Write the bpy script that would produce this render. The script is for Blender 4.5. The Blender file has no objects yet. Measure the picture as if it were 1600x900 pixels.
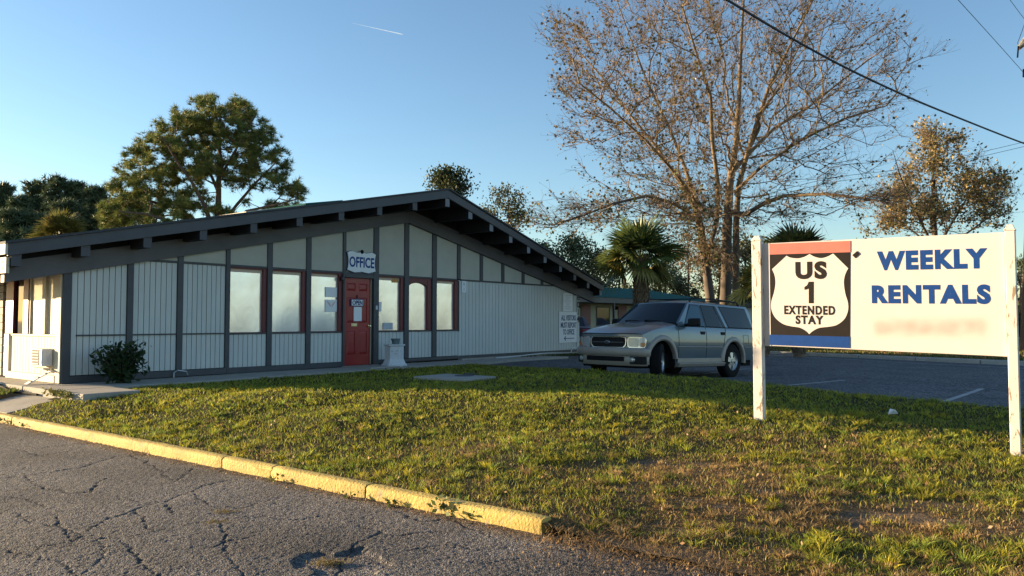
import bpy, bmesh, math, random
import numpy as np
from math import sin, cos, pi, sqrt, radians, atan, tan, degrees
from mathutils import Vector, Matrix

random.seed(7)
RNG = np.random.default_rng(11)
SC = bpy.context.scene
COL = SC.collection

# ------------------------------------------------------------------ camera, sky, sun, exposure
F_PX = 1200.0
CAM_Z = 1.45
PITCH = atan(51 / F_PX)
cam = bpy.data.cameras.new('camera')
cam.sensor_width = 36.0
cam.lens = 36.0 * F_PX / 1600.0
cam.clip_start = 0.05
cam.clip_end = 9000
cam_o = bpy.data.objects.new('camera', cam)
cam_o.location = (0, 0, CAM_Z)
cam_o.rotation_euler = (radians(90) + PITCH, 0, 0)
COL.objects.link(cam_o)
SC.camera = cam_o

SUN_EL = radians(8.0)
SUN_AZ = radians(-73.8)            # from +Y, towards -X (the camera's left)
S_DIR = Vector((sin(SUN_AZ) * cos(SUN_EL), cos(SUN_AZ) * cos(SUN_EL), sin(SUN_EL)))
world = bpy.data.worlds.new('World')
SC.world = world
world.use_nodes = True
wn = world.node_tree
sky = wn.nodes.new('ShaderNodeTexSky')
sky.sky_type = 'NISHITA'
sky.sun_disc = False
sky.sun_elevation = SUN_EL
sky.sun_rotation = SUN_AZ
sky.air_density = 1.0
sky.dust_density = 0.25
sky.ozone_density = 2.5
bg = wn.nodes['Background']
bg.inputs['Strength'].default_value = 0.090
wn.links.new(sky.outputs[0], bg.inputs['Color'])
sl = bpy.data.lights.new('sun', 'SUN')
sl.energy = 5.0
sl.angle = radians(0.5)
sl.color = (1.0, 0.75, 0.44)
so = bpy.data.objects.new('sun', sl)
so.rotation_euler = S_DIR.to_track_quat('Z', 'Y').to_euler()
so.location = (-60, 20, 30)
COL.objects.link(so)
SC.view_settings.view_transform = 'Standard'
SC.view_settings.look = 'None'
SC.view_settings.gamma = 1
SC.view_settings.exposure = 1.70

# ------------------------------------------------------------------ places in the world from the survey of the photograph
def ray(x, y):
    a = (x - 800) / F_PX; b = (450 - y) / F_PX
    return Vector((a, cos(PITCH) - b * sin(PITCH), sin(PITCH) + b * cos(PITCH)))
def at(x, y, Y):
    r = ray(x, y); return Vector((0, 0, CAM_Z)) + r * (Y / r.y)
def atz(x, y, z):
    r = ray(x, y); return Vector((0, 0, CAM_Z)) + r * ((z - CAM_Z) / r.z)
PHI = radians(37.57)
DX, DY = sin(PHI), cos(PHI)        # along the office front, away from us
NX, NY = cos(PHI), -sin(PHI)       # out of the office front
CX, CY = -7.715, 13.227            # near corner of the office
ZF = 0.37                          # office floor level
def W(s, v, z=0.0):
    return Vector((CX + DX * s + NX * v, CY + DY * s + NY * v, z))
def SV(X, Y):
    return (X - CX) * DX + (Y - CY) * DY, (X - CX) * NX + (Y - CY) * NY

# ------------------------------------------------------------------ helpers
def setp(o, label=None, cat=None, group=None, kind=None):
    if label: o['label'] = label
    if cat: o['category'] = cat
    if group: o['group'] = group
    if kind: o['kind'] = kind
    return o
def empty(name, label, cat, loc=(0, 0, 0), rz=0.0, group=None):
    o = bpy.data.objects.new(name, None); o.empty_display_size = 0.2
    o.location = loc; o.rotation_euler = (0, 0, rz); COL.objects.link(o)
    return setp(o, label, cat, group)
def link_mesh(name, me, parent=None):
    o = bpy.data.objects.new(name, me); COL.objects.link(o)
    if parent is not None: o.parent = parent
    return o

class MB:
    """collects plain shapes; build() links them as one mesh object"""
    def __init__(s): s.v = []; s.f = []; s.m = []
    def add(s, vs, fs, mi=0):
        b = len(s.v); s.v += [tuple(p) for p in vs]
        for f in fs: s.f.append(tuple(b + i for i in f)); s.m.append(mi)
        return s
    def box(s, x0, x1, y0, y1, z0, z1, mi=0):
        return s.add([(x0,y0,z0),(x1,y0,z0),(x1,y1,z0),(x0,y1,z0),(x0,y0,z1),(x1,y0,z1),(x1,y1,z1),(x0,y1,z1)],
                     [(0,3,2,1),(4,5,6,7),(0,1,5,4),(1,2,6,5),(2,3,7,6),(3,0,4,7)], mi)
    def hexa(s, p, mi=0):        # 8 points: bottom ring 0-3, top ring 4-7
        return s.add(p, [(0,3,2,1),(4,5,6,7),(0,1,5,4),(1,2,6,5),(2,3,7,6),(3,0,4,7)], mi)
    def prism(s, poly, y0, y1, mi=0):   # poly in (x, z), extruded along y
        n = len(poly)
        vs = [(x, y0, z) for x, z in poly] + [(x, y1, z) for x, z in poly]
        fs = [tuple(range(n)), tuple(range(2*n-1, n-1, -1))] + [(i, i+n, (i+1) % n + n, (i+1) % n) for i in range(n)]
        return s.add(vs, fs, mi)
    def prismz(s, poly, z0, z1, mi=0):  # poly in (x, y), extruded along z
        n = len(poly)
        vs = [(x, y, z0) for x, y in poly] + [(x, y, z1) for x, y in poly]
        fs = [tuple(range(n-1, -1, -1)), tuple(range(n, 2*n))] + [(i, (i+1) % n, (i+1) % n + n, i+n) for i in range(n)]
        return s.add(vs, fs, mi)
    def tube(s, pts, rad, n=6, mi=0, cap=True):
        pts = [Vector(p) for p in pts]
        if not hasattr(rad, '__len__'): rad = [rad] * len(pts)
        rings = []; up = None
        for i, p in enumerate(pts):
            d = (pts[min(i+1, len(pts)-1)] - pts[max(i-1, 0)])
            if d.length < 1e-9: d = Vector((0, 0, 1))
            d.normalize()
            if up is None:
                up = Vector((0, 0, 1)) if abs(d.z) < 0.9 else Vector((1, 0, 0))
            a = d.cross(up)
            if a.length < 1e-6: a = d.orthogonal()
            a.normalize(); b = d.cross(a).normalized(); up = -b if False else up
            rings.append([p + (a * cos(2*pi*k/n) + b * sin(2*pi*k/n)) * rad[i] for k in range(n)])
        vs = [q for r in rings for q in r]; fs = []
        for i in range(len(pts) - 1):
            for k in range(n):
                fs.append((i*n+k, i*n+(k+1) % n, (i+1)*n+(k+1) % n, (i+1)*n+k))
        if cap: fs += [tuple(range(n-1, -1, -1)), tuple((len(pts)-1)*n + k for k in range(n))]
        return s.add(vs, fs, mi)
    def lathe(s, prof, n=24, axis='z', c=(0, 0, 0), mi=0, closed=False):   # prof: (r, h)
        vs = []
        for r, h in prof:
            for k in range(n):
                a = 2*pi*k/n
                if axis == 'z': vs.append((c[0]+r*cos(a), c[1]+r*sin(a), c[2]+h))
                elif axis == 'y': vs.append((c[0]+r*cos(a), c[1]+h, c[2]+r*sin(a)))
                else: vs.append((c[0]+h, c[1]+r*cos(a), c[2]+r*sin(a)))
        fs = []; m = len(prof)
        for i in range(m if closed else m-1):
            j = (i+1) % m
            for k in range(n):
                fs.append((i*n+k, i*n+(k+1) % n, j*n+(k+1) % n, j*n+k))
        return s.add(vs, fs, mi)
    def grid(s, P, mi=0, mask=None):    # P[i][j] points
        a, b = len(P), len(P[0]); fs = []
        for i in range(a-1):
            for j in range(b-1):
                if mask is None or mask(i, j): fs.append((i*b+j, (i+1)*b+j, (i+1)*b+j+1, i*b+j+1))
        return s.add([p for r in P for p in r], fs, mi)
    def mesh(s, name, mats, smooth=False, fix=True):
        me = bpy.data.meshes.new(name); me.from_pydata(s.v, [], s.f)
        if not isinstance(mats, (list, tuple)): mats = [mats]
        for m in mats: me.materials.append(m)
        if len(mats) > 1: me.polygons.foreach_set('material_index', s.m)
        if fix:
            bm = bmesh.new(); bm.from_mesh(me)
            bmesh.ops.remove_doubles(bm, verts=bm.verts, dist=1e-5)
            bmesh.ops.recalc_face_normals(bm, faces=bm.faces); bm.to_mesh(me); bm.free()
        if smooth:
            me.polygons.foreach_set('use_smooth', [True] * len(me.polygons))
            if smooth != 'all':
                try: me.set_sharp_from_angle(angle=radians(38))
                except Exception: pass
        me.update(); return me
    def build(s, name, mats, parent=None, smooth=False, bevel=0, fix=True):
        o = link_mesh(name, s.mesh(name, mats, smooth, fix), parent)
        if bevel:
            b = o.modifiers.new('bevel', 'BEVEL'); b.width = bevel; b.segments = 2; b.limit_method = 'ANGLE'; b.angle_limit = radians(40)
        return o

def np_mesh(name, V, Fc, mats, mi=None, col=None, smooth=False):
    """V (n,3); Fc (m,k) all faces with k corners; col (n,3) point colours"""
    me = bpy.data.meshes.new(name)
    V = np.asarray(V, dtype=np.float32); Fc = np.asarray(Fc, dtype=np.int32); m, k = Fc.shape
    me.vertices.add(len(V)); me.vertices.foreach_set('co', V.ravel())
    me.loops.add(m*k); me.loops.foreach_set('vertex_index', Fc.ravel())
    me.polygons.add(m); me.polygons.foreach_set('loop_start', np.arange(m, dtype=np.int32)*k)
    try: me.polygons.foreach_set('loop_total', np.full(m, k, dtype=np.int32))
    except Exception: pass
    for q in (mats if isinstance(mats, (list, tuple)) else [mats]): me.materials.append(q)
    if mi is not None: me.polygons.foreach_set('material_index', np.asarray(mi, dtype=np.int32))
    if smooth: me.polygons.foreach_set('use_smooth', np.ones(m, dtype=bool))
    if col is not None:
        at_ = me.color_attributes.new('tint', 'FLOAT_COLOR', 'POINT')
        c = np.ones((len(V), 4), dtype=np.float32); c[:, :3] = col; at_.data.foreach_set('color', c.ravel())
    me.update(calc_edges=True); me.validate()
    return me

def vnoise(x, y, seed=0):
    x = np.asarray(x, float); y = np.asarray(y, float)
    def h(i, j):
        n = (i*374761393 + j*668265263 + seed*974711) & 0x7fffffff
        n = ((n ^ (n >> 13)) * 1274126177) & 0x7fffffff
        return ((n ^ (n >> 16)) & 0xffff) / 65535.0
    i = np.floor(x).astype(np.int64); j = np.floor(y).astype(np.int64); u = x-i; w = y-j
    u = u*u*(3-2*u); w = w*w*(3-2*w)
    return (h(i,j)*(1-u)+h(i+1,j)*u)*(1-w) + (h(i,j+1)*(1-u)+h(i+1,j+1)*u)*w
def fbm(x, y, seed=0, o=4):
    t = 0; a = .5; s = 0
    for k in range(o):
        t = t + a*vnoise(x*2**k, y*2**k, seed+k); s += a; a *= .5
    return t/s

# ------------------------------------------------------------------ materials
def lk(m, a, b): m.node_tree.links.new(a, b)
def new_mat(name):
    m = bpy.data.materials.new(name); m.use_nodes = True
    return m, m.node_tree.nodes, m.node_tree.nodes['Principled BSDF']
def paint(name, col, rough=.6, var=.15, scale=3.0, bump=.15, bscale=60, metal=0.0, dirt=0.0, coat=0.0, stretch=(1,1,1), spec=.5, dcol=None):
    m, n, p = new_mat(name)
    tc = n.new('ShaderNodeTexCoord'); mp = n.new('ShaderNodeMapping'); mp.inputs['Scale'].default_value = stretch
    lk(m, tc.outputs['Object'], mp.inputs[0])
    nz = n.new('ShaderNodeTexNoise'); nz.inputs['Scale'].default_value = scale; nz.inputs['Detail'].default_value = 6; nz.inputs['Roughness'].default_value = .65
    lk(m, mp.outputs[0], nz.inputs['Vector'])
    cr = n.new('ShaderNodeValToRGB')
    a = [max(0, c*(1-var)) for c in col]; b = [min(1, c*(1+var)) for c in col]
    cr.color_ramp.elements[0].position = .3; cr.color_ramp.elements[1].position = .7
    cr.color_ramp.elements[0].color = (*a, 1); cr.color_ramp.elements[1].color = (*b, 1)
    lk(m, nz.outputs[0], cr.inputs[0]); out = cr.outputs[0]
    if dirt > 0:
        n2 = n.new('ShaderNodeTexNoise'); n2.inputs['Scale'].default_value = scale*2.7; n2.inputs['Detail'].default_value = 8; n2.inputs['Roughness'].default_value = .75
        lk(m, mp.outputs[0], n2.inputs['Vector'])
        r2 = n.new('ShaderNodeValToRGB'); r2.color_ramp.elements[0].position = .56; r2.color_ramp.elements[1].position = .72
        r2.color_ramp.elements[0].color = (0,0,0,1); r2.color_ramp.elements[1].color = (dirt,)*3 + (1,)
        lk(m, n2.outputs[0], r2.inputs[0])
        mx = n.new('ShaderNodeMix'); mx.data_type = 'RGBA'; lk(m, r2.outputs[0], mx.inputs['Factor']); lk(m, out, mx.inputs['A'])
        mx.inputs['B'].default_value = (*(dcol or (.10,.085,.065)), 1); out = mx.outputs['Result']
    lk(m, out, p.inputs['Base Color'])
    p.inputs['Roughness'].default_value = rough; p.inputs['Metallic'].default_value = metal
    p.inputs['Specular IOR Level'].default_value = spec
    if coat: p.inputs['Coat Weight'].default_value = coat; p.inputs['Coat Roughness'].default_value = .06
    if bump:
        nb = n.new('ShaderNodeTexNoise'); nb.inputs['Scale'].default_value = bscale; nb.inputs['Detail'].default_value = 4
        lk(m, mp.outputs[0], nb.inputs['Vector'])
        bp = n.new('ShaderNodeBump'); bp.inputs['Strength'].default_value = bump; bp.inputs['Distance'].default_value = .01
        lk(m, nb.outputs[0], bp.inputs['Height']); lk(m, bp.outputs[0], p.inputs['Normal'])
    return m
def leafmat(name, base=(1,1,1), trans=.35, rough=.6):
    """colour from the leaf's own tint attribute; part of the light passes through"""
    m = bpy.data.materials.new(name); m.use_nodes = True; n = m.node_tree.nodes
    for q in list(n): n.remove(q)
    out = n.new('ShaderNodeOutputMaterial'); at_ = n.new('ShaderNodeAttribute'); at_.attribute_name = 'tint'
    d = n.new('ShaderNodeBsdfPrincipled'); d.inputs['Roughness'].default_value = rough; d.inputs['Specular IOR Level'].default_value = .3
    t = n.new('ShaderNodeBsdfTranslucent'); mx = n.new('ShaderNodeMixShader'); mx.inputs[0].default_value = trans
    lk(m, at_.outputs['Color'], d.inputs['Base Color']); lk(m, at_.outputs['Color'], t.inputs['Color'])
    lk(m, d.outputs[0], mx.inputs[1]); lk(m, t.outputs[0], mx.inputs[2]); lk(m, mx.outputs[0], out.inputs[0])
    return m

M = {}
M['trim'] = paint('dark grey trim paint', (.052,.054,.062), .55, .18, 4, .2, 90, dirt=.12, dcol=(.12,.12,.12))
M['band'] = paint('grey beam paint', (.088,.083,.088), .6, .2, 2.5, .25, 70, dirt=.15, dcol=(.08,.08,.08), stretch=(.6,1,1))
M['fascia'] = paint('fascia paint', (.046,.049,.060), .5, .15, 3, .2, 80)
M['purlin'] = paint('unshaded purlin end paint', (.17,.175,.195), .6, .15, 5, .2, 80)
M['purlin_l'] = paint('unshaded purlin end paint darker', (.06,.06,.07), .6, .15, 5, .2, 80)
M['soffit'] = paint('soffit paint and purlin side shade', (.012,.012,.014), .9, .2, 4, .2, 60)
M['siding'] = paint('pale siding paint', (.53,.545,.52), .6, .07, 2.2, .25, 120, dirt=.10, dcol=(.25,.25,.22), stretch=(1,1,.35))
M['panel'] = paint('beige upper panel paint', (.43,.42,.36), .7, .07, 2.0, .3, 150, dirt=.06, dcol=(.22,.22,.2))
M['core'] = paint('wall core', (.07,.075,.08), .8, .1)
M['shingle'] = paint('dark roofing', (.05,.055,.065), .85, .25, 6, .5, 40)
M['teal'] = paint('teal metal roof', (.012,.085,.075), .9, .2, 2, .1, 30, spec=.1)
M['red'] = paint('red window frame paint', (.12,.012,.016), .45, .2, 6, .15, 60)
M['door'] = paint('red door paint', (.28,.020,.018), .4, .12, 3, .1, 60, dirt=.08, dcol=(.12,.02,.02))
M['white'] = paint('white print board', (.72,.74,.76), .5, .04, 5, .05, 60)
M['signwhite'] = paint('cream painted sign board', (.67,.60,.56), .55, .05, 3, .08, 120, dirt=.06, dcol=(.55,.5,.42))
M['stucco'] = paint('white plaster', (.62,.64,.66), .7, .08, 8, .3, 50, dirt=.1, dcol=(.35,.35,.35))
M['black'] = paint('black print', (.014,.010,.009), .6, .2, 8, 0, spec=.2)
M['blue'] = paint('blue print', (.006,.05,.22), .6, .12, 8, 0, spec=.2)
M['navy'] = paint('navy print', (.02,.04,.14), .5, .08, 8, 0)
M['redprint'] = paint('faded red print', (.58,.16,.12), .5, .08, 6, 0)
M['greyprint'] = paint('grey print', (.42,.45,.5), .5, .08, 6, 0)
M['conc'] = paint('concrete', (.33,.30,.26), .85, .16, 2.5, .4, 45, dirt=.35, dcol=(.16,.14,.11))
M['brass'] = paint('brass', (.7,.6,.35), .3, .05, 8, 0, metal=.9)
M['metal'] = paint('galvanised metal', (.45,.46,.47), .4, .1, 8, .05, metal=.8)
M['dark'] = paint('black rubber', (.010,.010,.011), .85, .2, 8, .2, 60, spec=.15)
M['cream'] = paint('cream side wall paint', (.50,.45,.34), .65, .08, 3, .2, 90, dirt=.1, dcol=(.3,.25,.18))
M['tan'] = paint('tan block wall paint', (.36,.30,.22), .75, .1, 3, .3, 60)
M['limb'] = paint('pale limb bark with sun tone', (.19,.135,.08), .9, .3, 3, .6, 14)
M['bark'] = paint('grey brown bark', (.105,.082,.065), .9, .3, 3, .8, 14, stretch=(1,1,.25))
M['barkpine'] = paint('pine bark', (.13,.085,.062), .95, .35, 4, .9, 12, stretch=(1,1,.4))
M['barkpalm'] = paint('palm trunk fibre', (.20,.14,.09), .95, .35, 8, .8, 30)
M['wood'] = paint('weathered pole wood', (.22,.11,.06), .85, .25, 3, .4, 30, stretch=(1,1,.1))
M['twig'] = paint('twig bark', (.18,.125,.08), .9, .25, 3, 0)
M['wire'] = paint('black cable', (.03,.032,.036), .6, .1, 5, 0)
M['soil'] = paint('dry soil', (.12,.085,.052), .95, .35, 4, .8, 30)

# white post with peeling paint
def peel_mat():
    m = paint('peeling white post paint', (.67,.61,.56), .55, .05, 4, .1, 60)
    n = m.node_tree.nodes; p = n['Principled BSDF']
    src = p.inputs['Base Color'].links[0].from_socket
    tc = n.new('ShaderNodeTexCoord'); mp = n.new('ShaderNodeMapping'); mp.inputs['Scale'].default_value = (1,1,.32); lk(m, tc.outputs['Object'], mp.inputs[0])
    nz = n.new('ShaderNodeTexNoise'); nz.inputs['Scale'].default_value = 17; nz.inputs['Detail'].default_value = 7; nz.inputs['Roughness'].default_value = .7
    nz.inputs['Distortion'].default_value = .8
    lk(m, mp.outputs[0], nz.inputs['Vector'])
    cr = n.new('ShaderNodeValToRGB'); cr.color_ramp.elements[0].position = .575; cr.color_ramp.elements[1].position = .595
    cr.color_ramp.elements[0].color = (0,0,0,1); cr.color_ramp.elements[1].color = (1,1,1,1)
    lk(m, nz.outputs[0], cr.inputs[0])
    mx = n.new('ShaderNodeMix'); mx.data_type = 'RGBA'; lk(m, cr.outputs[0], mx.inputs['Factor']); lk(m, src, mx.inputs['A']); mx.inputs['B'].default_value = (.30,.22,.14,1)
    lk(m, mx.outputs['Result'], p.inputs['Base Color'])
    return m
M['post'] = peel_mat()

# mirrored film on the office panes
def film_mat():
    m, n, p = new_mat('mirrored window film')
    tc = n.new('ShaderNodeTexCoord')
    p.inputs['Metallic'].default_value = .66; p.inputs['Roughness'].default_value = .22
    n1 = n.new('ShaderNodeTexNoise'); n1.inputs['Scale'].default_value = 1.5; n1.inputs['Detail'].default_value = 3; lk(m, tc.outputs['Object'], n1.inputs['Vector'])
    cr = n.new('ShaderNodeValToRGB'); cr.color_ramp.elements[0].color = (.80,.77,.75,1); cr.color_ramp.elements[1].color = (.93,.90,.88,1)
    cr.color_ramp.elements[0].position = .35; cr.color_ramp.elements[1].position = .65
    lk(m, n1.outputs[0], cr.inputs[0]); lk(m, cr.outputs[0], p.inputs['Base Color'])
    mp = n.new('ShaderNodeMapping'); mp.inputs['Scale'].default_value = (1.5,1.5,1.0); lk(m, tc.outputs['Object'], mp.inputs[0])
    n2 = n.new('ShaderNodeTexNoise'); n2.inputs['Scale'].default_value = 1.7; n2.inputs['Detail'].default_value = 3; n2.inputs['Distortion'].default_value = 1.5; lk(m, mp.outputs[0], n2.inputs['Vector'])
    bp = n.new('ShaderNodeBump'); bp.inputs['Strength'].default_value = .09; bp.inputs['Distance'].default_value = .03
    lk(m, n2.outputs[0], bp.inputs['Height']); lk(m, bp.outputs[0], p.inputs['Normal'])
    return m
M['film'] = film_mat()
def glass_mat(name, col=(.008,.011,.015), rough=.05, spec=.2):
    m, n, p = new_mat(name); p.inputs['Base Color'].default_value = (*col, 1); p.inputs['Roughness'].default_value = rough
    p.inputs['Specular IOR Level'].default_value = spec; p.inputs['Coat Weight'].default_value = .0; p.inputs['Coat Roughness'].default_value = .03
    return m
M['glass'] = glass_mat('dark tinted glass')
M['glasswest'] = paint('pale curtain behind glass', (.62,.58,.48), .35, .1, 4, .1, 20, coat=.6)

def asphalt(name, col, fine=260, cracks=True, rough=.85):
    m, n, p = new_mat(name)
    tc = n.new('ShaderNodeTexCoord'); V = tc.outputs['Object']
    a = n.new('ShaderNodeTexVoronoi'); a.inputs['Scale'].default_value = fine*.6; lk(m, V, a.inputs['Vector'])
    b = n.new('ShaderNodeTexNoise'); b.inputs['Scale'].default_value = .9; b.inputs['Detail'].default_value = 8; b.inputs['Roughness'].default_value = .6; lk(m, V, b.inputs['Vector'])
    c = n.new('ShaderNodeTexNoise'); c.inputs['Scale'].default_value = fine*.75; c.inputs['Detail'].default_value = 2; lk(m, V, c.inputs['Vector'])
    cr = n.new('ShaderNodeValToRGB'); e = cr.color_ramp.elements
    e[0].position = .32; e[0].color = (*[x*.40 for x in col], 1); e[1].position = .7; e[1].color = (*[x*2.0 for x in col], 1)
    lk(m, c.outputs[0], cr.inputs[0])
    r2 = n.new('ShaderNodeValToRGB'); r2.color_ramp.elements[0].position = .3; r2.color_ramp.elements[1].position = .7
    r2.color_ramp.elements[0].color = (.72,.72,.74,1); r2.color_ramp.elements[1].color = (1.2,1.18,1.14,1); lk(m, b.outputs[0], r2.inputs[0])
    mu = n.new('ShaderNodeMix'); mu.data_type = 'RGBA'; mu.blend_type = 'MULTIPLY'; mu.inputs['Factor'].default_value = 1
    lk(m, cr.outputs[0], mu.inputs['A']); lk(m, r2.outputs[0], mu.inputs['B']); out = mu.outputs['Result']
    a2 = n.new('ShaderNodeTexVoronoi'); a2.inputs['Scale'].default_value = fine*.5; lk(m, V, a2.inputs['Vector'])
    sp = n.new('ShaderNodeSeparateColor'); lk(m, a2.outputs['Color'], sp.inputs[0])
    r3 = n.new('ShaderNodeValToRGB'); r3.color_ramp.elements[0].color = (.50,.50,.52,1); r3.color_ramp.elements[1].color = (2.1,2.0,1.9,1); r3.color_ramp.elements[0].position = .2; lk(m, sp.outputs[0], r3.inputs[0])
    m3 = n.new('ShaderNodeMix'); m3.data_type = 'RGBA'; m3.blend_type = 'MULTIPLY'; m3.inputs['Factor'].default_value = .85; lk(m, out, m3.inputs['A']); lk(m, r3.outputs[0], m3.inputs['B']); out = m3.outputs['Result']
    h = n.new('ShaderNodeMath'); h.operation = 'ADD'; lk(m, a.outputs['Distance'], h.inputs[0]); lk(m, c.outputs[0], h.inputs[1]); hh = h.outputs[0]
    if cracks:
        d = n.new('ShaderNodeTexNoise'); d.inputs['Scale'].default_value = 2.2; d.inputs['Detail'].default_value = 5; lk(m, V, d.inputs['Vector'])
        ad = n.new('ShaderNodeMixRGB'); ad.blend_type = 'ADD'; ad.inputs[0].default_value = .55; lk(m, V, ad.inputs[1]); lk(m, d.outputs['Color'], ad.inputs[2])
        vo = n.new('ShaderNodeTexVoronoi'); vo.feature = 'DISTANCE_TO_EDGE'; vo.inputs['Scale'].default_value = .62; lk(m, ad.outputs[0], vo.inputs['Vector'])
        vr = n.new('ShaderNodeValToRGB'); vr.color_ramp.elements[0].position = .0; vr.color_ramp.elements[1].position = .012
        vr.color_ramp.elements[0].color = (.25,.25,.25,1); vr.color_ramp.elements[1].color = (1,1,1,1); lk(m, vo.outputs['Distance'], vr.inputs[0])
        m2 = n.new('ShaderNodeMix'); m2.data_type = 'RGBA'; m2.blend_type = 'MULTIPLY'; m2.inputs['Factor'].default_value = .8
        lk(m, out, m2.inputs['A']); lk(m, vr.outputs[0], m2.inputs['B']); out = m2.outputs['Result']
    lk(m, out, p.inputs['Base Color']); p.inputs['Roughness'].default_value = rough; p.inputs['Specular IOR Level'].default_value = .35
    bp = n.new('ShaderNodeBump'); bp.inputs['Strength'].default_value = 1.0; bp.inputs['Distance'].default_value = .014
    lk(m, hh, bp.inputs['Height']); lk(m, bp.outputs[0], p.inputs['Normal'])
    return m
M['drive'] = asphalt('old coarse asphalt', (.098,.093,.092), 150, cracks=False)
M['lot'] = asphalt('lot asphalt', (.085,.088,.098), 60, cracks=True)
M['kerb'] = paint('yellow kerb paint', (.50,.355,.09), .8, .22, 2.2, .9, 45, dirt=.95, dcol=(.27,.24,.19))
M['farkerb'] = paint('pale kerb concrete', (.42,.39,.34), .8, .15, 3, .3, 40)
M['line'] = paint('worn road paint', (.32,.32,.32), .7, .3, 3, .2, 30, dirt=.8, dcol=(.1,.1,.105))
M['grass'] = leafmat('grass blades', trans=.38)
M['leaf'] = leafmat('tree leaves', trans=.3)
M['needle'] = leafmat('pine needles', trans=.15)
M['frond'] = leafmat('palm leaf', trans=.3, rough=.45)

# ================================================================== GROUND
SK = -1.51                                   # kerb face, in s
VE = 11.14                                   # v of the kerb's near end
def s_of(X, Y): return (X-CX)*DX+(Y-CY)*DY
def v_of(X, Y): return (X-CX)*NX+(Y-CY)*NY
def seg_side(X, Y):                          # >0 beyond the lawn's far edge (towards the parking lot)
    pts = [(-3.4, 23.5), (1.5, 16.2), (4.2, 12.9), (6.7, 10.35), (9.6, 8.3), (16.0, 4.6)]
    X = np.asarray(X, float); Y = np.asarray(Y, float)
    best = np.full(X.shape, 1e9); sg = np.zeros(X.shape)
    for (ax, ay), (bx, by) in zip(pts[:-1], pts[1:]):
        dx, dy = bx-ax, by-ay; L2 = dx*dx+dy*dy
        t = np.clip(((X-ax)*dx+(Y-ay)*dy)/L2, 0, 1)
        d = np.hypot(X-(ax+dx*t), Y-(ay+dy*t)); c = (dx*(Y-ay)-dy*(X-ax))
        u = d < best; best = np.where(u, d, best); sg = np.where(u, np.sign(c), sg)
    return best*sg
def idw(cps, X, Y, soft=.5, pw=1.6):
    X = np.asarray(X, float); Y = np.asarray(Y, float); a = 0; b = 0
    for x, y, z in cps:
        w = 1.0/((X-x)**2+(Y-y)**2+soft)**pw; a = a+w*z; b = b+w
    return a/b
_l = []
for v in np.arange(0, 11.2, .9): p = W(SK+.25, v); _l.append((p.x, p.y, .095))
for v in np.arange(11.8, 18, .9): p = W(SK+.1, v); _l.append((p.x, p.y, .006))
for s in np.arange(-.4, 12, 1.1): p = W(s, 1.25); _l.append((p.x, p.y, .33))
for s_, v_, z_ in ((.6,1.9,.335),(.2,2.5,.33),(-.3,2.7,.315),(-.75,2.5,.27),(-.8,1.9,.25),(1.2,2.6,.34)): p = W(s_, v_); _l.append((p.x, p.y, z_))
_l += [(-5.2,12.4,.34),(-3.3,11.6,.42),(-1.0,11.2,.44),(.8,10.2,.455),(2.2,9.8,.41),(3.1,9.5,.34),(2.89,8.85,.265),(4.85,7.5,.155),(4.0,8.0,.20),
       (1.0,13.4,.46),(-1.2,13.9,.41),(-1.0,17,.37),(1.5,16.0,.43),(2.9,13.6,.43),(4.0,12.6,.39),(5.4,11.2,.33),(6.5,10.2,.29),(9,8,.24),(5.5,8.9,.22),
       (7,6,.12),(5,5,.06),(3.5,5.6,.10),(2.6,3.6,.03),(1.6,4.5,.03),(1.6,6.4,.16),(.2,7.6,.25),(-2,9.6,.33),(-3.8,10.6,.33),(0.6,6.0,.13),(12,5,.1),(8,3,.03)]
LOTP = [(4.4,18.2,.145),(2.4,16.2,.215),(3.6,15.6,.19),(1.4,17.2,.24),(3.3,19,.2),(1.9,24,.30),(0,22,.32),(.8,19,.28),(7,12,.13),(9,13,.13),(13,22,.13),(14,30,.14),(4,30,.2),(-2,45,.25),(10,45,.15),(20,14,.12),(30,30,.12),(12,9,.12)]
def HL(X, Y): return idw(LOTP, X, Y, .8, 1.5)
def HG(X, Y):
    z = idw(_l, X, Y, .35, 1.7)
    z = z + .03*(fbm(np.asarray(X)*1.3+50, np.asarray(Y)*1.3+50, 5)-.5)
    tk = np.clip((s_of(X, Y)-SK-.10)/.45, 0, 1); tk = np.where(v_of(X, Y) < VE-.05, tk, 1.0); z = z*tk+.097*(1-tk)
    d = seg_side(X, Y); t = np.clip((d+.12)/.5, 0, 1); t = t*t*(3-2*t)
    return z*(1-t) + (HL(X, Y)-.06)*t
def hg(x, y): return float(HG(np.array([x]), np.array([y]))[0])
def hl(x, y): return float(HL(np.array([x]), np.array([y]))[0])

# patches of dead grass and of bare soil: (X, Y, rx, ry, strength)
DEAD = [(1.55,6.6,1.0,.7,.9),(2.7,5.35,.75,.35,1.0),(1.7,5.6,.7,.35,.7),(1.0,4.65,.7,.4,1.1),(3.2,6.9,.8,.35,.5),(3.0,7.9,1.2,.35,.55),(2.3,8.2,.5,.3,.6),(-.4,7.6,.5,.35,.6),
        (.6,6.7,.5,.3,.4),(3.6,4.6,.8,.5,.6),(2.0,4.3,.8,.35,.6),(-.2,6.3,.6,.3,.35)]
BARE = [(2.75,5.45,.40,.15,1.0),(1.25,7.0,.45,.2,.8),(2.5,6.15,.3,.12,.6),(3.25,8.3,.25,.12,.8),(1.1,4.75,.55,.22,.9),(2.9,8.75,.12,.12,.9),(4.9,7.45,.2,.15,.9),(1.9,6.0,.3,.1,.6),(3.6,5.1,.25,.12,.6),(.55,4.85,.5,.25,1.0)]
def patch(L, X, Y):
    w = 0*X
    for x, y, a, b, k in L: w = w + k*np.exp(-(((X-x)/a)**2+((Y-y)/b)**2))
    return w
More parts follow.
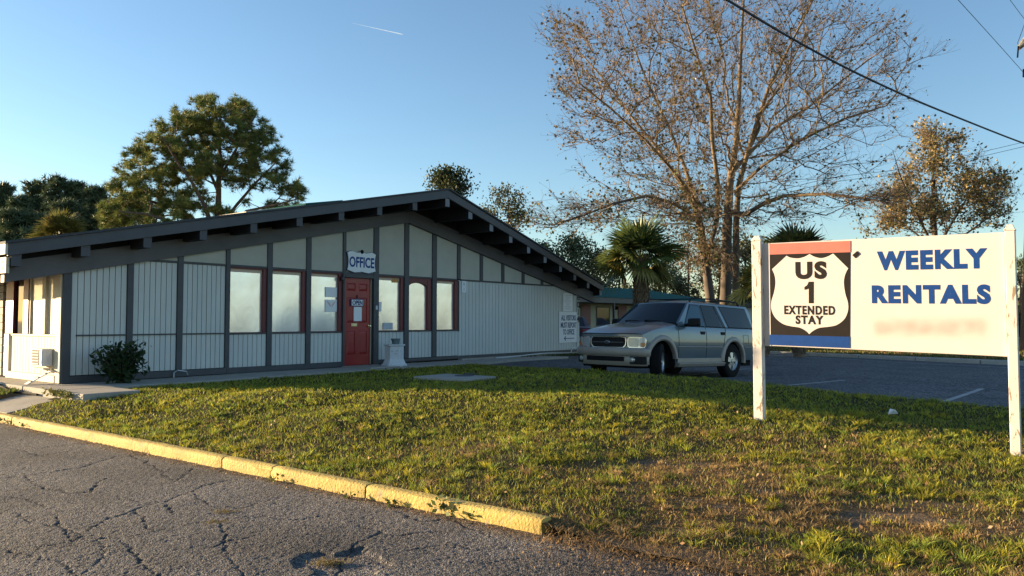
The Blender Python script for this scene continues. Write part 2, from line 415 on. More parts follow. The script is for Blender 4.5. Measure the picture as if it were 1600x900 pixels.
def deadness(X, Y):
    n = fbm(X*1.1, Y*1.1, 3); n2 = fbm(X*4.5, Y*4.5, 9)
    near = np.clip((9.5-Y)/5.5, 0, 1)
    return np.clip(patch(DEAD, X, Y)*.75 + (n-.50)*2.4*near + (n2-.47)*2.0*near + .07*near + .02, 0, 1)
def bareness(X, Y):
    n2 = fbm(X*6, Y*6, 19)
    return np.clip(patch(BARE, X, Y)*1.2 + (n2-.57)*3.6*np.clip((10-Y)/4, 0, 1), 0, 1)

def soilmat():
    m, n, p = new_mat('lawn soil and thatch')
    at_ = n.new('ShaderNodeAttribute'); at_.attribute_name = 'tint'; tc = n.new('ShaderNodeTexCoord')
    nz = n.new('ShaderNodeTexNoise'); nz.inputs['Scale'].default_value = 45; nz.inputs['Detail'].default_value = 6; lk(m, tc.outputs['Object'], nz.inputs['Vector'])
    cr = n.new('ShaderNodeValToRGB'); cr.color_ramp.elements[0].position = .3; cr.color_ramp.elements[1].position = .7
    cr.color_ramp.elements[0].color = (.5,.5,.5,1); cr.color_ramp.elements[1].color = (1.35,1.3,1.25,1); lk(m, nz.outputs[0], cr.inputs[0])
    mu = n.new('ShaderNodeMix'); mu.data_type = 'RGBA'; mu.blend_type = 'MULTIPLY'; mu.inputs['Factor'].default_value = 1
    lk(m, at_.outputs['Color'], mu.inputs['A']); lk(m, cr.outputs[0], mu.inputs['B']); lk(m, mu.outputs['Result'], p.inputs['Base Color'])
    p.inputs['Roughness'].default_value = .95; p.inputs['Specular IOR Level'].default_value = .1
    bp = n.new('ShaderNodeBump'); bp.inputs['Strength'].default_value = .9; bp.inputs['Distance'].default_value = .02; lk(m, nz.outputs[0], bp.inputs['Height']); lk(m, bp.outputs[0], p.inputs['Normal'])
    return m
M['thatch'] = soilmat()

def quad_grid(us, vs, fxy, fz, keep=None):
    U, V = np.meshgrid(us, vs, indexing='ij'); X, Y = fxy(U, V); Z = fz(X, Y)
    a, b = U.shape; idx = np.arange(a*b).reshape(a, b)
    F = np.stack([idx[:-1,:-1], idx[1:,:-1], idx[1:,1:], idx[:-1,1:]], -1).reshape(-1, 4)
    P = np.stack([X, Y, Z], -1).reshape(-1, 3)
    if keep is not None:
        c = P[F].mean(1); F = F[keep(c[:,0], c[:,1])]
    u = np.unique(F); mp_ = np.full(len(P), -1); mp_[u] = np.arange(len(u))
    return P[u], mp_[F]
def sv_xy(s, v): return CX+DX*s+NX*v, CY+DY*s+NY*v
def s_of(X, Y): return (X-CX)*DX+(Y-CY)*DY
def v_of(X, Y): return (X-CX)*NX+(Y-CY)*NY

# far ground to the horizon
mb = MB(); R = 4000
mb.add([(-R,-R,-.09),(R,-R,-.09),(R,R,-.09),(-R,R,-.09)], [(0,1,2,3)])
M['field'] = paint('far field', (.13,.12,.06), .95, .35, .05, 0)
setp(mb.build('ground', M['field']), kind='structure')

# lawn sheet
P, F = quad_grid(np.arange(SK+.02, 17, .11), np.arange(1.25, 18.5, .11), sv_xy, HG, keep=lambda X, Y: ((s_of(X,Y) > SK+.05) | (v_of(X,Y) > VE+.02)) & (seg_side(X, Y) < .55) & ((s_of(X,Y) > -.75) | (v_of(X,Y) > 1.5)))
X, Y = P[:,0], P[:,1]
dd = deadness(X, Y)[:,None]; bb = bareness(X, Y)[:,None]
c = np.array([[.045,.045,.016]])*(1-dd)+np.array([[.15,.095,.045]])*dd
c = c*(1-bb)+np.array([[.15,.115,.08]])*bb
P[:,2] -= .008*bb[:,0]
lawn = link_mesh('lawn', np_mesh('lawn', P, F, M['thatch'], col=c, smooth=True)); setp(lawn, kind='structure')
# small lawn strip beside the west wall
def strip_z(X, Y): return .12+.19*np.clip((s_of(X,Y)-SK)/.9, 0, 1)
P, F = quad_grid(np.arange(SK+.12, -.62, .1), np.arange(-8, .1, .1), sv_xy, strip_z)
o = link_mesh('side_lawn', np_mesh('side_lawn', P, F, M['thatch'], col=np.tile([[.06,.06,.02]], (len(P),1)), smooth=True)); setp(o, kind='structure')

# grass blades
def blades(name, X, Y, Z, h, w, col, lean=.5, seed=1, parent=None, dirs=None):
    r = np.random.default_rng(seed); n = len(X)
    a = r.uniform(0, 2*pi, n); b = r.uniform(0, 2*pi, n) if dirs is None else dirs+r.normal(0,.5,n); le = lean*h*r.uniform(.25, 1.5, n)
    dx, dy = np.cos(a)*w/2, np.sin(a)*w/2; lx, ly = np.cos(b)*le, np.sin(b)*le
    V = np.zeros((n, 5, 3))
    V[:,0] = np.stack([X-dx, Y-dy, Z-.005], -1); V[:,1] = np.stack([X+dx, Y+dy, Z-.005], -1)
    V[:,2] = np.stack([X-dx*.8+lx*.35, Y-dy*.8+ly*.35, Z+h*.6], -1); V[:,3] = np.stack([X+dx*.8+lx*.35, Y+dy*.8+ly*.35, Z+h*.6], -1)
    V[:,4] = np.stack([X+lx, Y+ly, Z+h], -1)
    i = (np.arange(n)*5)[:,None]
    F = np.concatenate([i+np.array([[0,1,3]]), i+np.array([[0,3,2]]), i+np.array([[2,3,4]])])
    C = np.repeat(col[:,None,:], 5, 1); C[:,:2] *= .75
    o = link_mesh(name, np_mesh(name, V.reshape(-1,3), F, M['grass'], col=C.reshape(-1,3)), parent)
    setp(o, kind='stuff'); return o
def scatter(x0, x1, y0, y1, dens, seed):
    r = np.random.default_rng(seed); n = int((x1-x0)*(y1-y0)*dens)
    X = r.uniform(x0, x1, n); Y = r.uniform(y0, y1, n)
    k = (np.abs(X) < Y*.70+3.2) & (seg_side(X, Y) < .12) & ((s_of(X,Y) > SK+.14) | ((v_of(X,Y) > VE+.1) & (s_of(X,Y) > SK+.02+.25*vnoise(X*3, Y*3, 91)))) & (v_of(X,Y) > 1.27) & ((s_of(X,Y) > -.60) | (v_of(X,Y) > 1.6))
    return X[k], Y[k]
def tuftset(X, Y, h, w, col, r, per, rad):
    n = len(X); i = np.repeat(np.arange(n), per); a = r.uniform(0, 2*pi, n*per); q = rad*np.sqrt(r.uniform(0, 1, n*per))*r.uniform(.5,1.3,n)[i]
    return X[i]+np.cos(a)*q, Y[i]+np.sin(a)*q, h[i]*r.uniform(.55,1.25,n*per), w*r.uniform(.6,1.3,n*per), col[i]*r.uniform(.75,1.3,(n*per,1)), a
def on_slab(X, Y):
    return (np.abs((X+1.03)*.8-(Y-13.9)*.6) < .62) & (np.abs((X+1.03)*.6+(Y-13.9)*.8) < .52)
gi = 0
for (y0, y1, dens, w, hm, sd) in ((2.6,5.2,2300,.0048,.050,1),(5.2,7.4,2200,.0054,.050,2),(7.4,10,1500,.0074,.050,3),(10,13.5,900,.011,.052,4),(13.5,24,430,.019,.055,5)):
    X, Y = scatter(-9.5, 16.5, y0, y1, dens, sd)
    r = np.random.default_rng(sd+40)
    clump = fbm(X*3.2, Y*3.2, 31); fine = vnoise(X*14, Y*14, 77)
    ba = bareness(X, Y); k = (r.uniform(0,1,len(X)) > ba*.93) & (~on_slab(X, Y)) & (r.uniform(0,1,len(X)) < .30+1.0*fine)
    X, Y, clump, fine = X[k], Y[k], clump[k], fine[k]; n = len(X)
    de = deadness(X, Y); dead = r.uniform(0,1,n) < np.clip(de*.95+.10, 0, .93)
    h = hm*.60*(.45+1.1*clump)*r.uniform(.55, 1.5, n)*(.75+.5*fine); h[dead] *= .62; h[r.uniform(0,1,n) < .012] *= 1.9
    g = np.array([[.27,.30,.04]])*(.45+.9*r.uniform(0,1,(n,1))); g = g*(1+np.array([[.45,.15,-.1]])*r.uniform(-.6,1,(n,1)))
    b = np.array([[.36,.24,.10]])*(.5+.9*r.uniform(0,1,(n,1)))
    col = np.where(dead[:,None], b, g)
    blades('grass', X, Y, HG(X, Y), h, w*r.uniform(.6,1.4,n), col, 1.0, sd+90)
    # tussocks: blades fanning out of one root
    dt = [95, 75, 48, 24, 8][sd-1]; per = [30, 26, 20, 16, 12][sd-1]
    X, Y = scatter(-9.5, 16.5, y0, y1, dt, sd+200); cl = fbm(X*2.1, Y*2.1, 44); k = (r.uniform(0,1,len(X)) < np.clip((cl-.30)*3.0, .05, 1)) & (r.uniform(0,1,len(X)) > bareness(X,Y)*.9) & (~on_slab(X,Y)); X, Y, cl = X[k], Y[k], cl[k]; n = len(X)
    de = deadness(X, Y); dead = r.uniform(0,1,n) < np.clip(de*.9, 0, .85)
    g = np.array([[.31,.33,.04]])*(.45+1.0*r.uniform(0,1,(n,1)))*(1+np.array([[.5,.15,-.2]])*r.uniform(-.6,1,(n,1))); b = np.array([[.40,.27,.115]])*(.5+.8*r.uniform(0,1,(n,1)))
    hh = .046*r.uniform(.5,1.35,n)*(.6+.8*cl); hh[dead] *= .8
    X, Y, hh, ww, cc_, aa = tuftset(X, Y, hh, w*.95, np.where(dead[:,None], b, g), r, per, .035)
    blades('grass', X, Y, HG(X, Y), hh, ww, cc_, 1.35, sd+290, dirs=aa)
# grass by the west wall
r = np.random.default_rng(5); n = 5200
s = r.uniform(SK+.16, -.64, n); v = r.uniform(-5, .08, n); X, Y = sv_xy(s, v)
blades('grass', X, Y, strip_z(X, Y), r.uniform(.02,.06,n), np.full(n,.014), np.array([[.12,.15,.03]])*r.uniform(.6,1.4,(n,1)), .7, 8)

# ---------------------------------------------------------------- old asphalt drive in front
CR = [[(143,770),(152,757),(163,747)],[(110,847),(133,833),(153,818),(183,807),(213,797),(233,788),(253,785),(277,777),(300,767),(333,755),(367,750)],
      [(187,780),(213,783),(233,787)],[(83,737),(133,728),(167,718),(200,709)],[(0,800),(27,805),(57,817),(90,823)],
      [(50,857),(87,852),(133,840),(187,842),(240,830),(293,820),(340,813)],[(123,900),(147,885),(167,863),(157,847)],[(273,753),(293,740),(300,732)],
      [(266,787),(270,803)],[(320,857),(360,847),(400,837)],[(383,793),(423,780),(463,770)],[(0,748),(40,742),(83,737)],[(60,700),(120,692),(190,700)],
      [(340,813),(400,806),(470,812),(540,800)],[(640,860),(700,850),(760,862)],[(0,860),(40,866),(90,880),(123,900)],[(560,822),(620,836),(690,830)],[(40,742),(60,760),(110,770),(143,770)],[(213,797),(225,812),(240,830)],[(300,767),(330,790),(383,793)],[(0,775),(40,780),(83,800),(110,847)],[(420,745),(440,760),(463,770)],[(340,813),(360,835),(350,860),(380,900)],[(620,800),(660,815),(700,812),(760,835)],[(700,870),(760,880),(820,872)],[(200,709),(230,722),(273,753)],[(20,700),(60,712),(110,705)],[(187,842),(210,870),(250,900)],[(520,900),(560,845),(600,830)],[(90,823),(120,834),(133,840)]]
HOLE = [(447,877),(470,866),(500,861),(530,863),(562,853),(570,862),(592,868),(612,884),(584,897),(545,890),(530,899),(490,901),(483,884),(460,886)]
def topts(L): return [tuple(atz(x, y, 0)[:2]) for x, y in L]
CRW = [topts(c) for c in CR]; HW = topts(HOLE)
def dist_poly(X, Y, L, closed=False):
    d = np.full(X.shape, 1e9); Q = list(zip(L[:-1], L[1:])) + ([(L[-1], L[0])] if closed else [])
    for (ax, ay), (bx, by) in Q:
        dx, dy = bx-ax, by-ay; t = np.clip(((X-ax)*dx+(Y-ay)*dy)/(dx*dx+dy*dy+1e-12), 0, 1)
        d = np.minimum(d, np.hypot(X-(ax+dx*t), Y-(ay+dy*t)))
    return d
def inside(X, Y, L):
    c = np.zeros(X.shape, bool); n = len(L)
    for i in range(n):
        (ax, ay), (bx, by) = L[i], L[(i+1) % n]
        k = ((ay > Y) != (by > Y)) & (X < (bx-ax)*(Y-ay)/(by-ay+1e-12)+ax); c ^= k
    return c
A_ = {}
def drive_z(X, Y):
    wx = X+.09*(fbm(X*7, Y*7, 61)-.5)+.03*(vnoise(X*30, Y*30, 64)-.5); wy = Y+.09*(fbm(X*7+9, Y*7, 62)-.5)+.03*(vnoise(X*30+5, Y*30, 65)-.5)
    dc = np.full(X.shape, 1e9)
    for L in CRW: dc = np.minimum(dc, dist_poly(wx, wy, L))
    wid = .003+.024*np.clip(fbm(X*2.2, Y*2.2, 66)-.25,0,1)**1.0
    cr = np.clip(1-dc/wid, 0, 1)
    hx, hy = X+.10*(fbm(X*9, Y*9, 63)-.5), Y+.10*(fbm(X*9+4, Y*9, 67)-.5)
    ho = inside(hx, hy, HW); dh = dist_poly(hx, hy, HW, True)
    hole = np.where(ho, np.clip(dh/.02, 0, 1), 0)
    A_['cr'] = cr; A_['hole'] = hole
    s = s_of(X, Y); v = v_of(X, Y)
    deb = np.clip(1-(SK-s)/(.05+.22*fbm(X*1.6, Y*1.6, 71)), 0, 1)*(s < SK+.3)
    A_['deb'] = deb
    edge = np.clip((v-VE-.05)*1.5, 0, 1)*np.clip(1-(SK+.05-s)/.8, 0, 1)
    A_['edge'] = edge
    z = .012*(fbm(X*.7, Y*.7, 12)-.5)+.005*(fbm(X*5, Y*5, 13)-.5)+.0035*(vnoise(X*55, Y*55, 14)-.5)+.004*(vnoise(X*95, Y*95, 15)-.5)
    return z-.008*cr-.015*hole+.012*deb*fbm(X*12, Y*12, 21)+.0-.012*edge*fbm(X*4, Y*4, 22)
ang = np.radians(np.arange(-43, 36, .11)); rad = [3.45]
while rad[-1] < 15.5: rad.append(rad[-1]*1.0029)
rad = np.array(rad)
def polar(R_, A): return R_*np.sin(A), R_*np.cos(A)
U, V_ = np.meshgrid(rad, ang, indexing='ij'); GX, GY = polar(U, V_)
def drive_keep(X, Y): return (s_of(X, Y) < SK+.03) | ((v_of(X, Y) > VE-.05) & (s_of(X, Y) < SK+.75))
P, F = quad_grid(rad, ang, polar, lambda X, Y: X*0, keep=drive_keep)
P[:,2] = drive_z(P[:,0], P[:,1])
cr, ho, deb, ed = A_['cr'], A_['hole'], A_['deb'], A_['edge']
t = 1-.55*np.clip(cr*1.3, 0, 1); X, Y = P[:,0], P[:,1]
c = np.stack([t, t, t], -1)
hc = (ho > .2)[:,None]*np.clip((fbm(X*10, Y*10, 81)-.3)*2.5, 0, 1)[:,None]
c = c*(1-hc)+np.array([[1.5,1.45,1.4]])*hc
dm = np.clip(np.maximum(deb*1.4, ed*1.2*fbm(X*6, Y*6, 82)*1.5), 0, 1)[:,None]
c = c*(1-dm)+np.array([[.75,.58,.42]])*dm
st = np.clip((fbm(X*1.2, Y*1.2, 88)-.5)*1.2, -.3, .3)[:,None]; c = c*(1+st)
m = M['drive']; n = m.node_tree.nodes; p_ = n['Principled BSDF']; src = p_.inputs['Base Color'].links[0].from_socket
an = n.new('ShaderNodeAttribute'); an.attribute_name = 'tint'
mu = n.new('ShaderNodeMix'); mu.data_type = 'RGBA'; mu.blend_type = 'MULTIPLY'; mu.inputs['Factor'].default_value = 1
lk(m, src, mu.inputs['A']); lk(m, an.outputs['Color'], mu.inputs['B']); lk(m, mu.outputs['Result'], p_.inputs['Base Color'])
setp(link_mesh('asphalt_drive', np_mesh('asphalt_drive', P, F, m, col=c, smooth=True)), kind='structure')
P, F = quad_grid(np.arange(-60, SK-.2, 1.0), np.arange(-40, 40, 1.0), sv_xy, lambda X, Y: X*0-.035)
setp(link_mesh('drive_base', np_mesh('drive_base', P, F, m, col=np.ones((len(P),3)))), kind='structure')

# yellow kerb: each cast length is a block of its own
kerb = empty('kerb', None, None); kerb['kind'] = 'structure'
J = [0, 1.76, 3.04, 3.83, 5.25, 9.02, 12.4]
for a, b in zip(J[:-1], J[1:]):
    rr = np.random.default_rng(int(a*100)+3); nn = max(6, int((b-a)/.06)); rows = []
    prof = [(0,-.06),(0,.02),(0,.065),(.003,.093),(.012,.108),(.028,.115),(.06,.117),(.095,.116),(.12,.110),(.13,.09),(.13,-.06)]
    off = rr.normal(0, .003); dz = rr.normal(0, .002)
    for i in range(nn+1):
        q = a+.006+(b-a-.012)*i/nn; row = []
        e = .012 if i in (0, nn) else 0
        for k, (ps, pz) in enumerate(prof):
            nz = (vnoise(q*9, k*1.3, 5)-.5)*.010+(vnoise(q*31, k*2.1, 6)-.5)*.006
            if pz < 0: nz = 0
            chip = .02*max(0, vnoise(q*5, 3.3, 8)-.72)/.28 if 3 <= k <= 5 else 0
            w = W(SK+ps+off+(nz+chip if k < 5 else 0)+(e*.5 if k < 5 else 0), VE-q, pz+dz+(nz*.5 if k > 3 else 0)-chip-(e*.3 if k > 2 else 0))
            row.append(w)
        rows.append(row)
    mb = MB(); mb.grid(rows); k = len(prof)
    mb.add(rows[0], [tuple(range(k))]); mb.add(rows[-1], [tuple(range(k-1, -1, -1))])
    mb.build('kerb_block', M['kerb'], kerb, smooth=True)

# ---------------------------------------------------------------- concrete walks
def walk(name, s0, s1, v0, v1, z0, z1, parent=None, mat='conc', bev=.012):
    mb = MB(); a, b, c_, d = [Vector(W(*q)) for q in ((s0,v0),(s1,v0),(s1,v1),(s0,v1))]
    mb.hexa([(*a[:2],z0),(*d[:2],z0),(*c_[:2],z0),(*b[:2],z0),(*a[:2],z1),(*d[:2],z1),(*c_[:2],z1),(*b[:2],z1)])
    return mb.build(name, M[mat], parent, bevel=bev)
wk = empty('office_walk', None, None); wk['kind'] = 'structure'
xs = [-.6, 1.3, 3.1, 4.9, 6.7, 8.5, 10.3, 12.1, 13.9]
for i, (a, b) in enumerate(zip(xs[:-1], xs[1:])): walk('paving_slab', a+.004, b-.004, -.02, 1.22, .1, .365-(.006 if i % 2 else 0), wk)
for a, b in ((-5.2,-3.6),(-3.6,-2.0),(-2.0,-.025)): walk('paving_slab', -.6, .0, a+.004, b-.004, .1, .37, wk)
walk('paving_slab', -.6, .25, 1.225, 2.2, .1, .363, wk); walk('paving_slab', 6.1, 7.2, .0, 1.0, .3, .385, wk)       # door step
walk('foundation_edge', 10.2, 16.5, .0, .16, .1, .40, wk)
# side path from the corner to the drive
mb = MB(); pts = [W(-.6,.12,.25), W(-.6,1.42,.24), W(SK+.14,1.55,.112), W(SK+.14,.12,.112)]
mb.hexa([(p.x,p.y,0) for p in pts]+pts); setp(mb.build('side_path', M['conc'], bevel=.01), kind='structure')
# slab in the lawn
sl_ = empty('drain_cover', 'flat grey concrete cover slab set in the shaded lawn in front of the office', 'drain cover', (-1.03, 13.9, 0), radians(-36.9))
zz = hg(-1.03, 13.9)
mb = MB(); mb.box(-.6,.6,-.45,.45,zz-.1,zz+.045); mb.build('slab', M['conc'], sl_, bevel=.015)
mb = MB(); mb.lathe([(.0,.058),(.16,.058),(.18,.045)], 20, c=(.05,.2,zz)); mb.box(-.12,.12,.39,.455,zz+.02,zz+.075); mb.build('lid', M['trim'], sl_)

# ---------------------------------------------------------------- parking lot
def lot_xy(u, w): return 1.5+u*.83+w*(-.566), 16.2+u*.566+w*.825       # u across the lot, w along it
P, F = quad_grid(np.arange(-3.2, 62, .5), np.arange(-22, 60, .5), lot_xy, HL, keep=lambda X, Y: (seg_side(X,Y) > -.25) & ((v_of(X,Y) > -.3) | (s_of(X,Y) > 16.5)))
# the lot ends at the far kerb
FK = [atz(1192,553,.15), atz(1582,570,.15)]; fd = (FK[0]-FK[1]); fd.z = 0; fd.normalize(); fn = Vector((fd.y, -fd.x, 0))     # along / away
if fn.x < 0: fn = -fn
def fk_d(X, Y): return (X-FK[0].x)*fn.x+(Y-FK[0].y)*fn.y
c_ = P[F].mean(1); F = F[fk_d(c_[:,0], c_[:,1]) < .6]
setp(link_mesh('parking_lot', np_mesh('parking_lot', P, F, M['lot'], smooth=True)), kind='structure')
fke = empty('far_kerb', None, None); fke['kind'] = 'structure'
for i in range(-16, 12):
    a = FK[0]+fd*(i*2.0+.01); b = FK[0]+fd*(i*2.0+1.99); q = fn*.2
    mb = MB(); mb.hexa([(*p[:2],.05) for p in (a,b,b+q,a+q)]+[(*p[:2],.27) for p in (a,b,b+q,a+q)]); mb.build('kerb_block', M['farkerb'], fke, bevel=.03)
# verge: one sheet beyond the far kerb
def vg_xy(u, w): return FK[0].x+fn.x*(u+.18)+fd.x*w, FK[0].y+fn.y*(u+.18)+fd.y*w
def vg_z(X, Y): return .25+.05*np.clip(fk_d(X,Y)/3, 0, 1)+.05*(fbm(X*.4, Y*.4, 3)-.5)
P, F = quad_grid(np.concatenate([np.arange(0,12,.6), np.arange(12,150,6)]), np.arange(-80,120,2.5), vg_xy, vg_z)
dd = fbm(P[:,0]*.5, P[:,1]*.5, 4)[:,None]
setp(link_mesh('verge', np_mesh('verge', P, F, M['thatch'], col=np.array([[.07,.075,.02]])*(1-dd)+np.array([[.17,.12,.05]])*dd, smooth=True)), kind='structure')
r = np.random.default_rng(15); n = 26000; u = r.uniform(.05, 9, n)**1.0; w = r.uniform(-16, 8, n); X, Y = vg_xy(u, w)
de = (r.uniform(0,1,n) < .2+.6*fbm(X*.7, Y*.7, 55))[:,None]
blades('grass', X, Y, vg_z(X, Y), r.uniform(.03,.10,n), np.full(n,.035), np.where(de, np.array([[.28,.18,.07]]), np.array([[.11,.14,.03]]))*r.uniform(.6,1.4,(n,1)), .8, 18)
# painted lines, 4 mm above the asphalt
def stripe(name, a, b, wd, z=.006, nseg=12):
    a = Vector((a[0], a[1], 0)); b = Vector((b[0], b[1], 0)); d = (b-a).normalized(); q = Vector((-d.y, d.x, 0))*wd/2; mb = MB(); rows = []
    for i in range(nseg+1):
        p = a.lerp(b, i/nseg); rows.append([(p.x-q.x, p.y-q.y, hl(p.x-q.x, p.y-q.y)+z), (p.x+q.x, p.y+q.y, hl(p.x+q.x, p.y+q.y)+z)])
    mb.grid(rows); setp(mb.build(name, M['line']), kind='structure')
stripe('parking_line', (5.4,15.08), (7.1,16.5), .10); stripe('parking_line', (6.95,12.46), (9.05,14.85), .10)
stripe('parking_line', (3.9,17.9), (6.2,20.2), .10)
a = FK[0]-fn*1.35; stripe('edge_line', a+fd*14, a-fd*22, .10, nseg=40)

# ================================================================== OFFICE BUILDING  (local x = along the front, local -y = outwards, z from the floor level)
OB = empty('office_building', 'low grey gabled motel office with dark trim, row of mirrored windows and a red door', 'building', (CX, CY, ZF), radians(90)-PHI)
OB.rotation_euler = (0, 0, math.atan2(DY, DX))
def Z(z): return z-ZF
PK = 8.2
def frieze(s): return 3.965-.2075*abs(s-PK)
def bx(mb, s0, s1, v0, v1, z0, z1, mi=0): return mb.box(s0, s1, -v1, -v0, Z(z0), Z(z1), mi)
def B(name, s0, s1, v0, v1, z0, z1, mat, parent=OB, bevel=.004):
    mb = MB(); bx(mb, s0, s1, v0, v1, z0, z1); return mb.build(name, M[mat] if isinstance(mat, str) else mat, parent, bevel=bevel)
# core walls
mb = MB(); mb.prism([(.05,Z(.37)),(16.33,Z(.37)),(16.33,Z(frieze(16.33)+.3)),(PK,Z(frieze(PK)+.3)),(.05,Z(frieze(.05)+.3))], .10, 14.0)
mb.build('wall', M['core'], OB)
# siding boards, one by one
def boards(s0, s1, z0, top, v=0.0, step=.1525, gap=.012, mat='siding'):
    n = max(1, round((s1-s0)/step)); st = (s1-s0)/n
    for i in range(n):
        a = s0+i*st+gap/2; b = s0+(i+1)*st-gap/2; mb = MB()
        za, zb = (top(a), top(b)) if callable(top) else (top, top)
        dv = random.uniform(-.0015, .0015)
        mb.prism([(a,Z(z0)),(b,Z(z0)),(b,Z(zb)),(a,Z(za))], -(v+dv), .099)
        mb.build('siding_board', M[mat], OB, bevel=.003)
fz = lambda s: frieze(s)+.02
hd = lambda s: min(2.57, frieze(s)+.02)
boards(.11, 1.07, .5, fz, step=.107); boards(1.18, 2.03, .5, hd, step=.107); boards(2.145, 3.06, .5, 2.57, step=.104)
for a, b in ((3.155,4.04),(4.165,5.055),(5.185,6.10)): boards(a, b, .49, 1.165, step=.111)
for a, b in ((7.23,8.11),(8.27,9.14),(9.31,10.2)): boards(a, b, .49, 1.165, step=.125)
boards(10.205, 16.22, .48, hd, step=.152)
# mid line trim on the left bays
B('trim_strip', .20, 1.07, .003, .028, 1.178, 1.205, 'trim'); B('trim_strip', 1.18, 2.03, .003, .028, 1.178, 1.205, 'trim'); B('trim_strip', 2.145, 3.06, .003, .028, 1.178, 1.205, 'trim')
# upper panels
POSTS = [(.0,.11),(1.07,1.18),(2.03,2.145),(3.06,3.155),(4.04,4.165),(5.055,5.185),(6.10,6.19),(7.06,7.23),(8.11,8.27),(9.14,9.31),(10.14,10.27),(11.12,11.25),(12.12,12.25),(13.13,13.26),(14.14,14.26)]
for (a0, a1), (b0, b1) in zip(POSTS[1:-1], POSTS[2:]):
    mb = MB(); za, zb = frieze(a1)+.02, frieze(b0)+.02
    L = max(a1, PK-(3.965-2.6)/.2075)
    zl = max(za, 2.602)
    if a1 < 2: poly = [(L,2.6),(b0,2.6),(b0,zb),(L,2.602)]
    elif a1 < PK < b0: poly = [(a1,2.6),(b0,2.6),(b0,zb),(PK,frieze(PK)+.02),(a1,za)]
    else: poly = [(a1,2.6),(b0,2.6),(b0,zb),(a1,za)]
    mb.prism([(x,Z(z)) for x, z in poly], -.004, .098); mb.build('upper_panel', M['panel'], OB, bevel=.003)
mb = MB(); mb.prism([(14.26,Z(2.6)),(14.78,Z(2.6)),(14.26,Z(2.7))], -.004, .098); mb.build('upper_panel', M['panel'], OB)
# posts
for i, (a, b) in enumerate(POSTS):
    if i == 0: continue
    low = .49 if i < 10 else 2.6
    if i == 6: low = 2.5
    t = frieze((a+b)/2)+.03
    B('post', a, b, -.095, .034, low, t, 'trim')
B('corner_post', -.03, .11, -.10, .04, .372, frieze(.05)+.03, 'trim'); B('corner_post', 16.22, 16.36, -.10, .04, .40, frieze(16.3)+.03, 'siding')
B('post', 10.2, 10.235, -.09, .016, 1.15, 2.555, 'trim')
# head trim, sill trims, base boards
for a, b in ((1.18,2.03),(2.145,3.06),(3.155,4.04),(4.165,5.055),(5.185,6.10),(6.19,7.06),(7.23,8.11),(8.27,9.14),(9.31,10.14)): B('head_trim', a+.002, b-.002, -.095, .026, 2.56, 2.605, 'trim')
B('head_trim', 10.275, 14.80, -.095, .026, 2.56, 2.605, 'trim')
for a, b in ((3.155,4.04),(4.165,5.055),(5.185,6.10),(7.23,8.11),(8.27,9.14),(9.31,10.2)): B('window_sill', a+.002, b-.002, -.095, .022, 1.165, 1.197, 'trim')
for a, b in ((.11,3.1),(3.104,6.10)): B('base_board', a, b, -.095, .03, .372, .49, 'trim')
for a, b in ((7.23,9.2),(9.204,12.8),(12.804,16.22)): B('base_board', a, b, -.095, .03, .40, .48, 'trim' )
# windows: red frame, pane, film
M['blind'] = paint('warm blind rail', (.55,.42,.33), .6, .1, 5, 0)
def window(s0, s1, glass_r, label=None, arch=False):
    e = bpy.data.objects.new('window', None); COL.objects.link(e); e.parent = OB; e.location = (s0, 0, Z(1.197))
    H = 2.56-1.197; wd = s1-s0; gr = glass_r-s0
    mb = MB()
    mb.box(gr, wd, .0, .097, 0, H); mb.box(0, .018, .0, .097, 0, H); mb.box(.018, gr, .0, .097, H-.03, H); mb.box(.018, gr, .004, .097, 0, .012)
    if arch:
        n = 12; pts = [(gr, H-.03), (.018, H-.03)]+[(.018+(gr-.018)*t/n, H-.22+.10*sin(pi*t/n)**.6) for t in range(n+1)]
        for i in range(n):
            p0, p1 = pts[2+i], pts[3+i]; mb.prism([(p0[0],p0[1]),(p1[0],p1[1]),(p1[0],H-.03),(p0[0],H-.03)], .006, .085)
    mb.build('frame', M['red'], e, bevel=.003)
    mb = MB(); rows = []
    nx, nz = 14, 20
    for i in range(nx+1):
        rows.append([(.018+(gr-.018)*i/nx, .062+.003*sin(5*i/nx+s0)*sin(3*j/nz+s0*2), .012+(H-.042)*j/nz) for j in range(nz+1)])
    mb.grid(rows); mb.build('pane', M['film'], e, smooth='all')
    if not arch:
        mb = MB(); mb.box(.02, gr-.002, .050, .056, H-.10, H-.031); mb.build('blind_rail', M['blind'], e)
    return e
wins = [window(3.155,4.04,3.955), window(4.165,5.055,4.965), window(5.185,6.10,6.0), window(7.23,8.11,8.0), window(8.27,9.14,8.985,arch=True), window(9.31,10.2,10.065)]
for i, w in enumerate(wins):      # inner white blind edge at the top of the film
    wd = [.80,.80,.815,.77,.715,.755][i]
# notices in the windows
def notice(w, x0, x1, z0, z1, mat='white', y=.05, art=None):
    mb = MB(); mb.box(x0, x1, y-.006, y, z0, z1, 0)
    if art: mb.box(*art[0], y-.008, y-.006, *art[1], 1)
    mb.build('notice', [M[mat], M['redprint']], w, fix=False)
notice(wins[2], .46,.80, .80,1.03); notice(wins[2], .46,.80,.46,.74)
mb = MB()
for k in (-1,1):
    for q in range(4): mb.add([(.63,.0415,.56+.02*q),(.63+k*(.05+.025*q),.0415,.60+.03*q),(.63+k*(.05+.025*q),.0415,.615+.03*q)], [(0,1,2)])
mb.build('bird_print', M['redprint'], wins[2])
notice(wins[3], .0+.02,.16,.48,.72); notice(wins[3], .22,.55,.03,.20,'greyprint',.055)
mb = MB(); mb.box(.52,.72,.045,.05,1.22,1.31); mb.build('sticker', paint('orange sticker', (.55,.25,.05), .6, .1), wins[3])
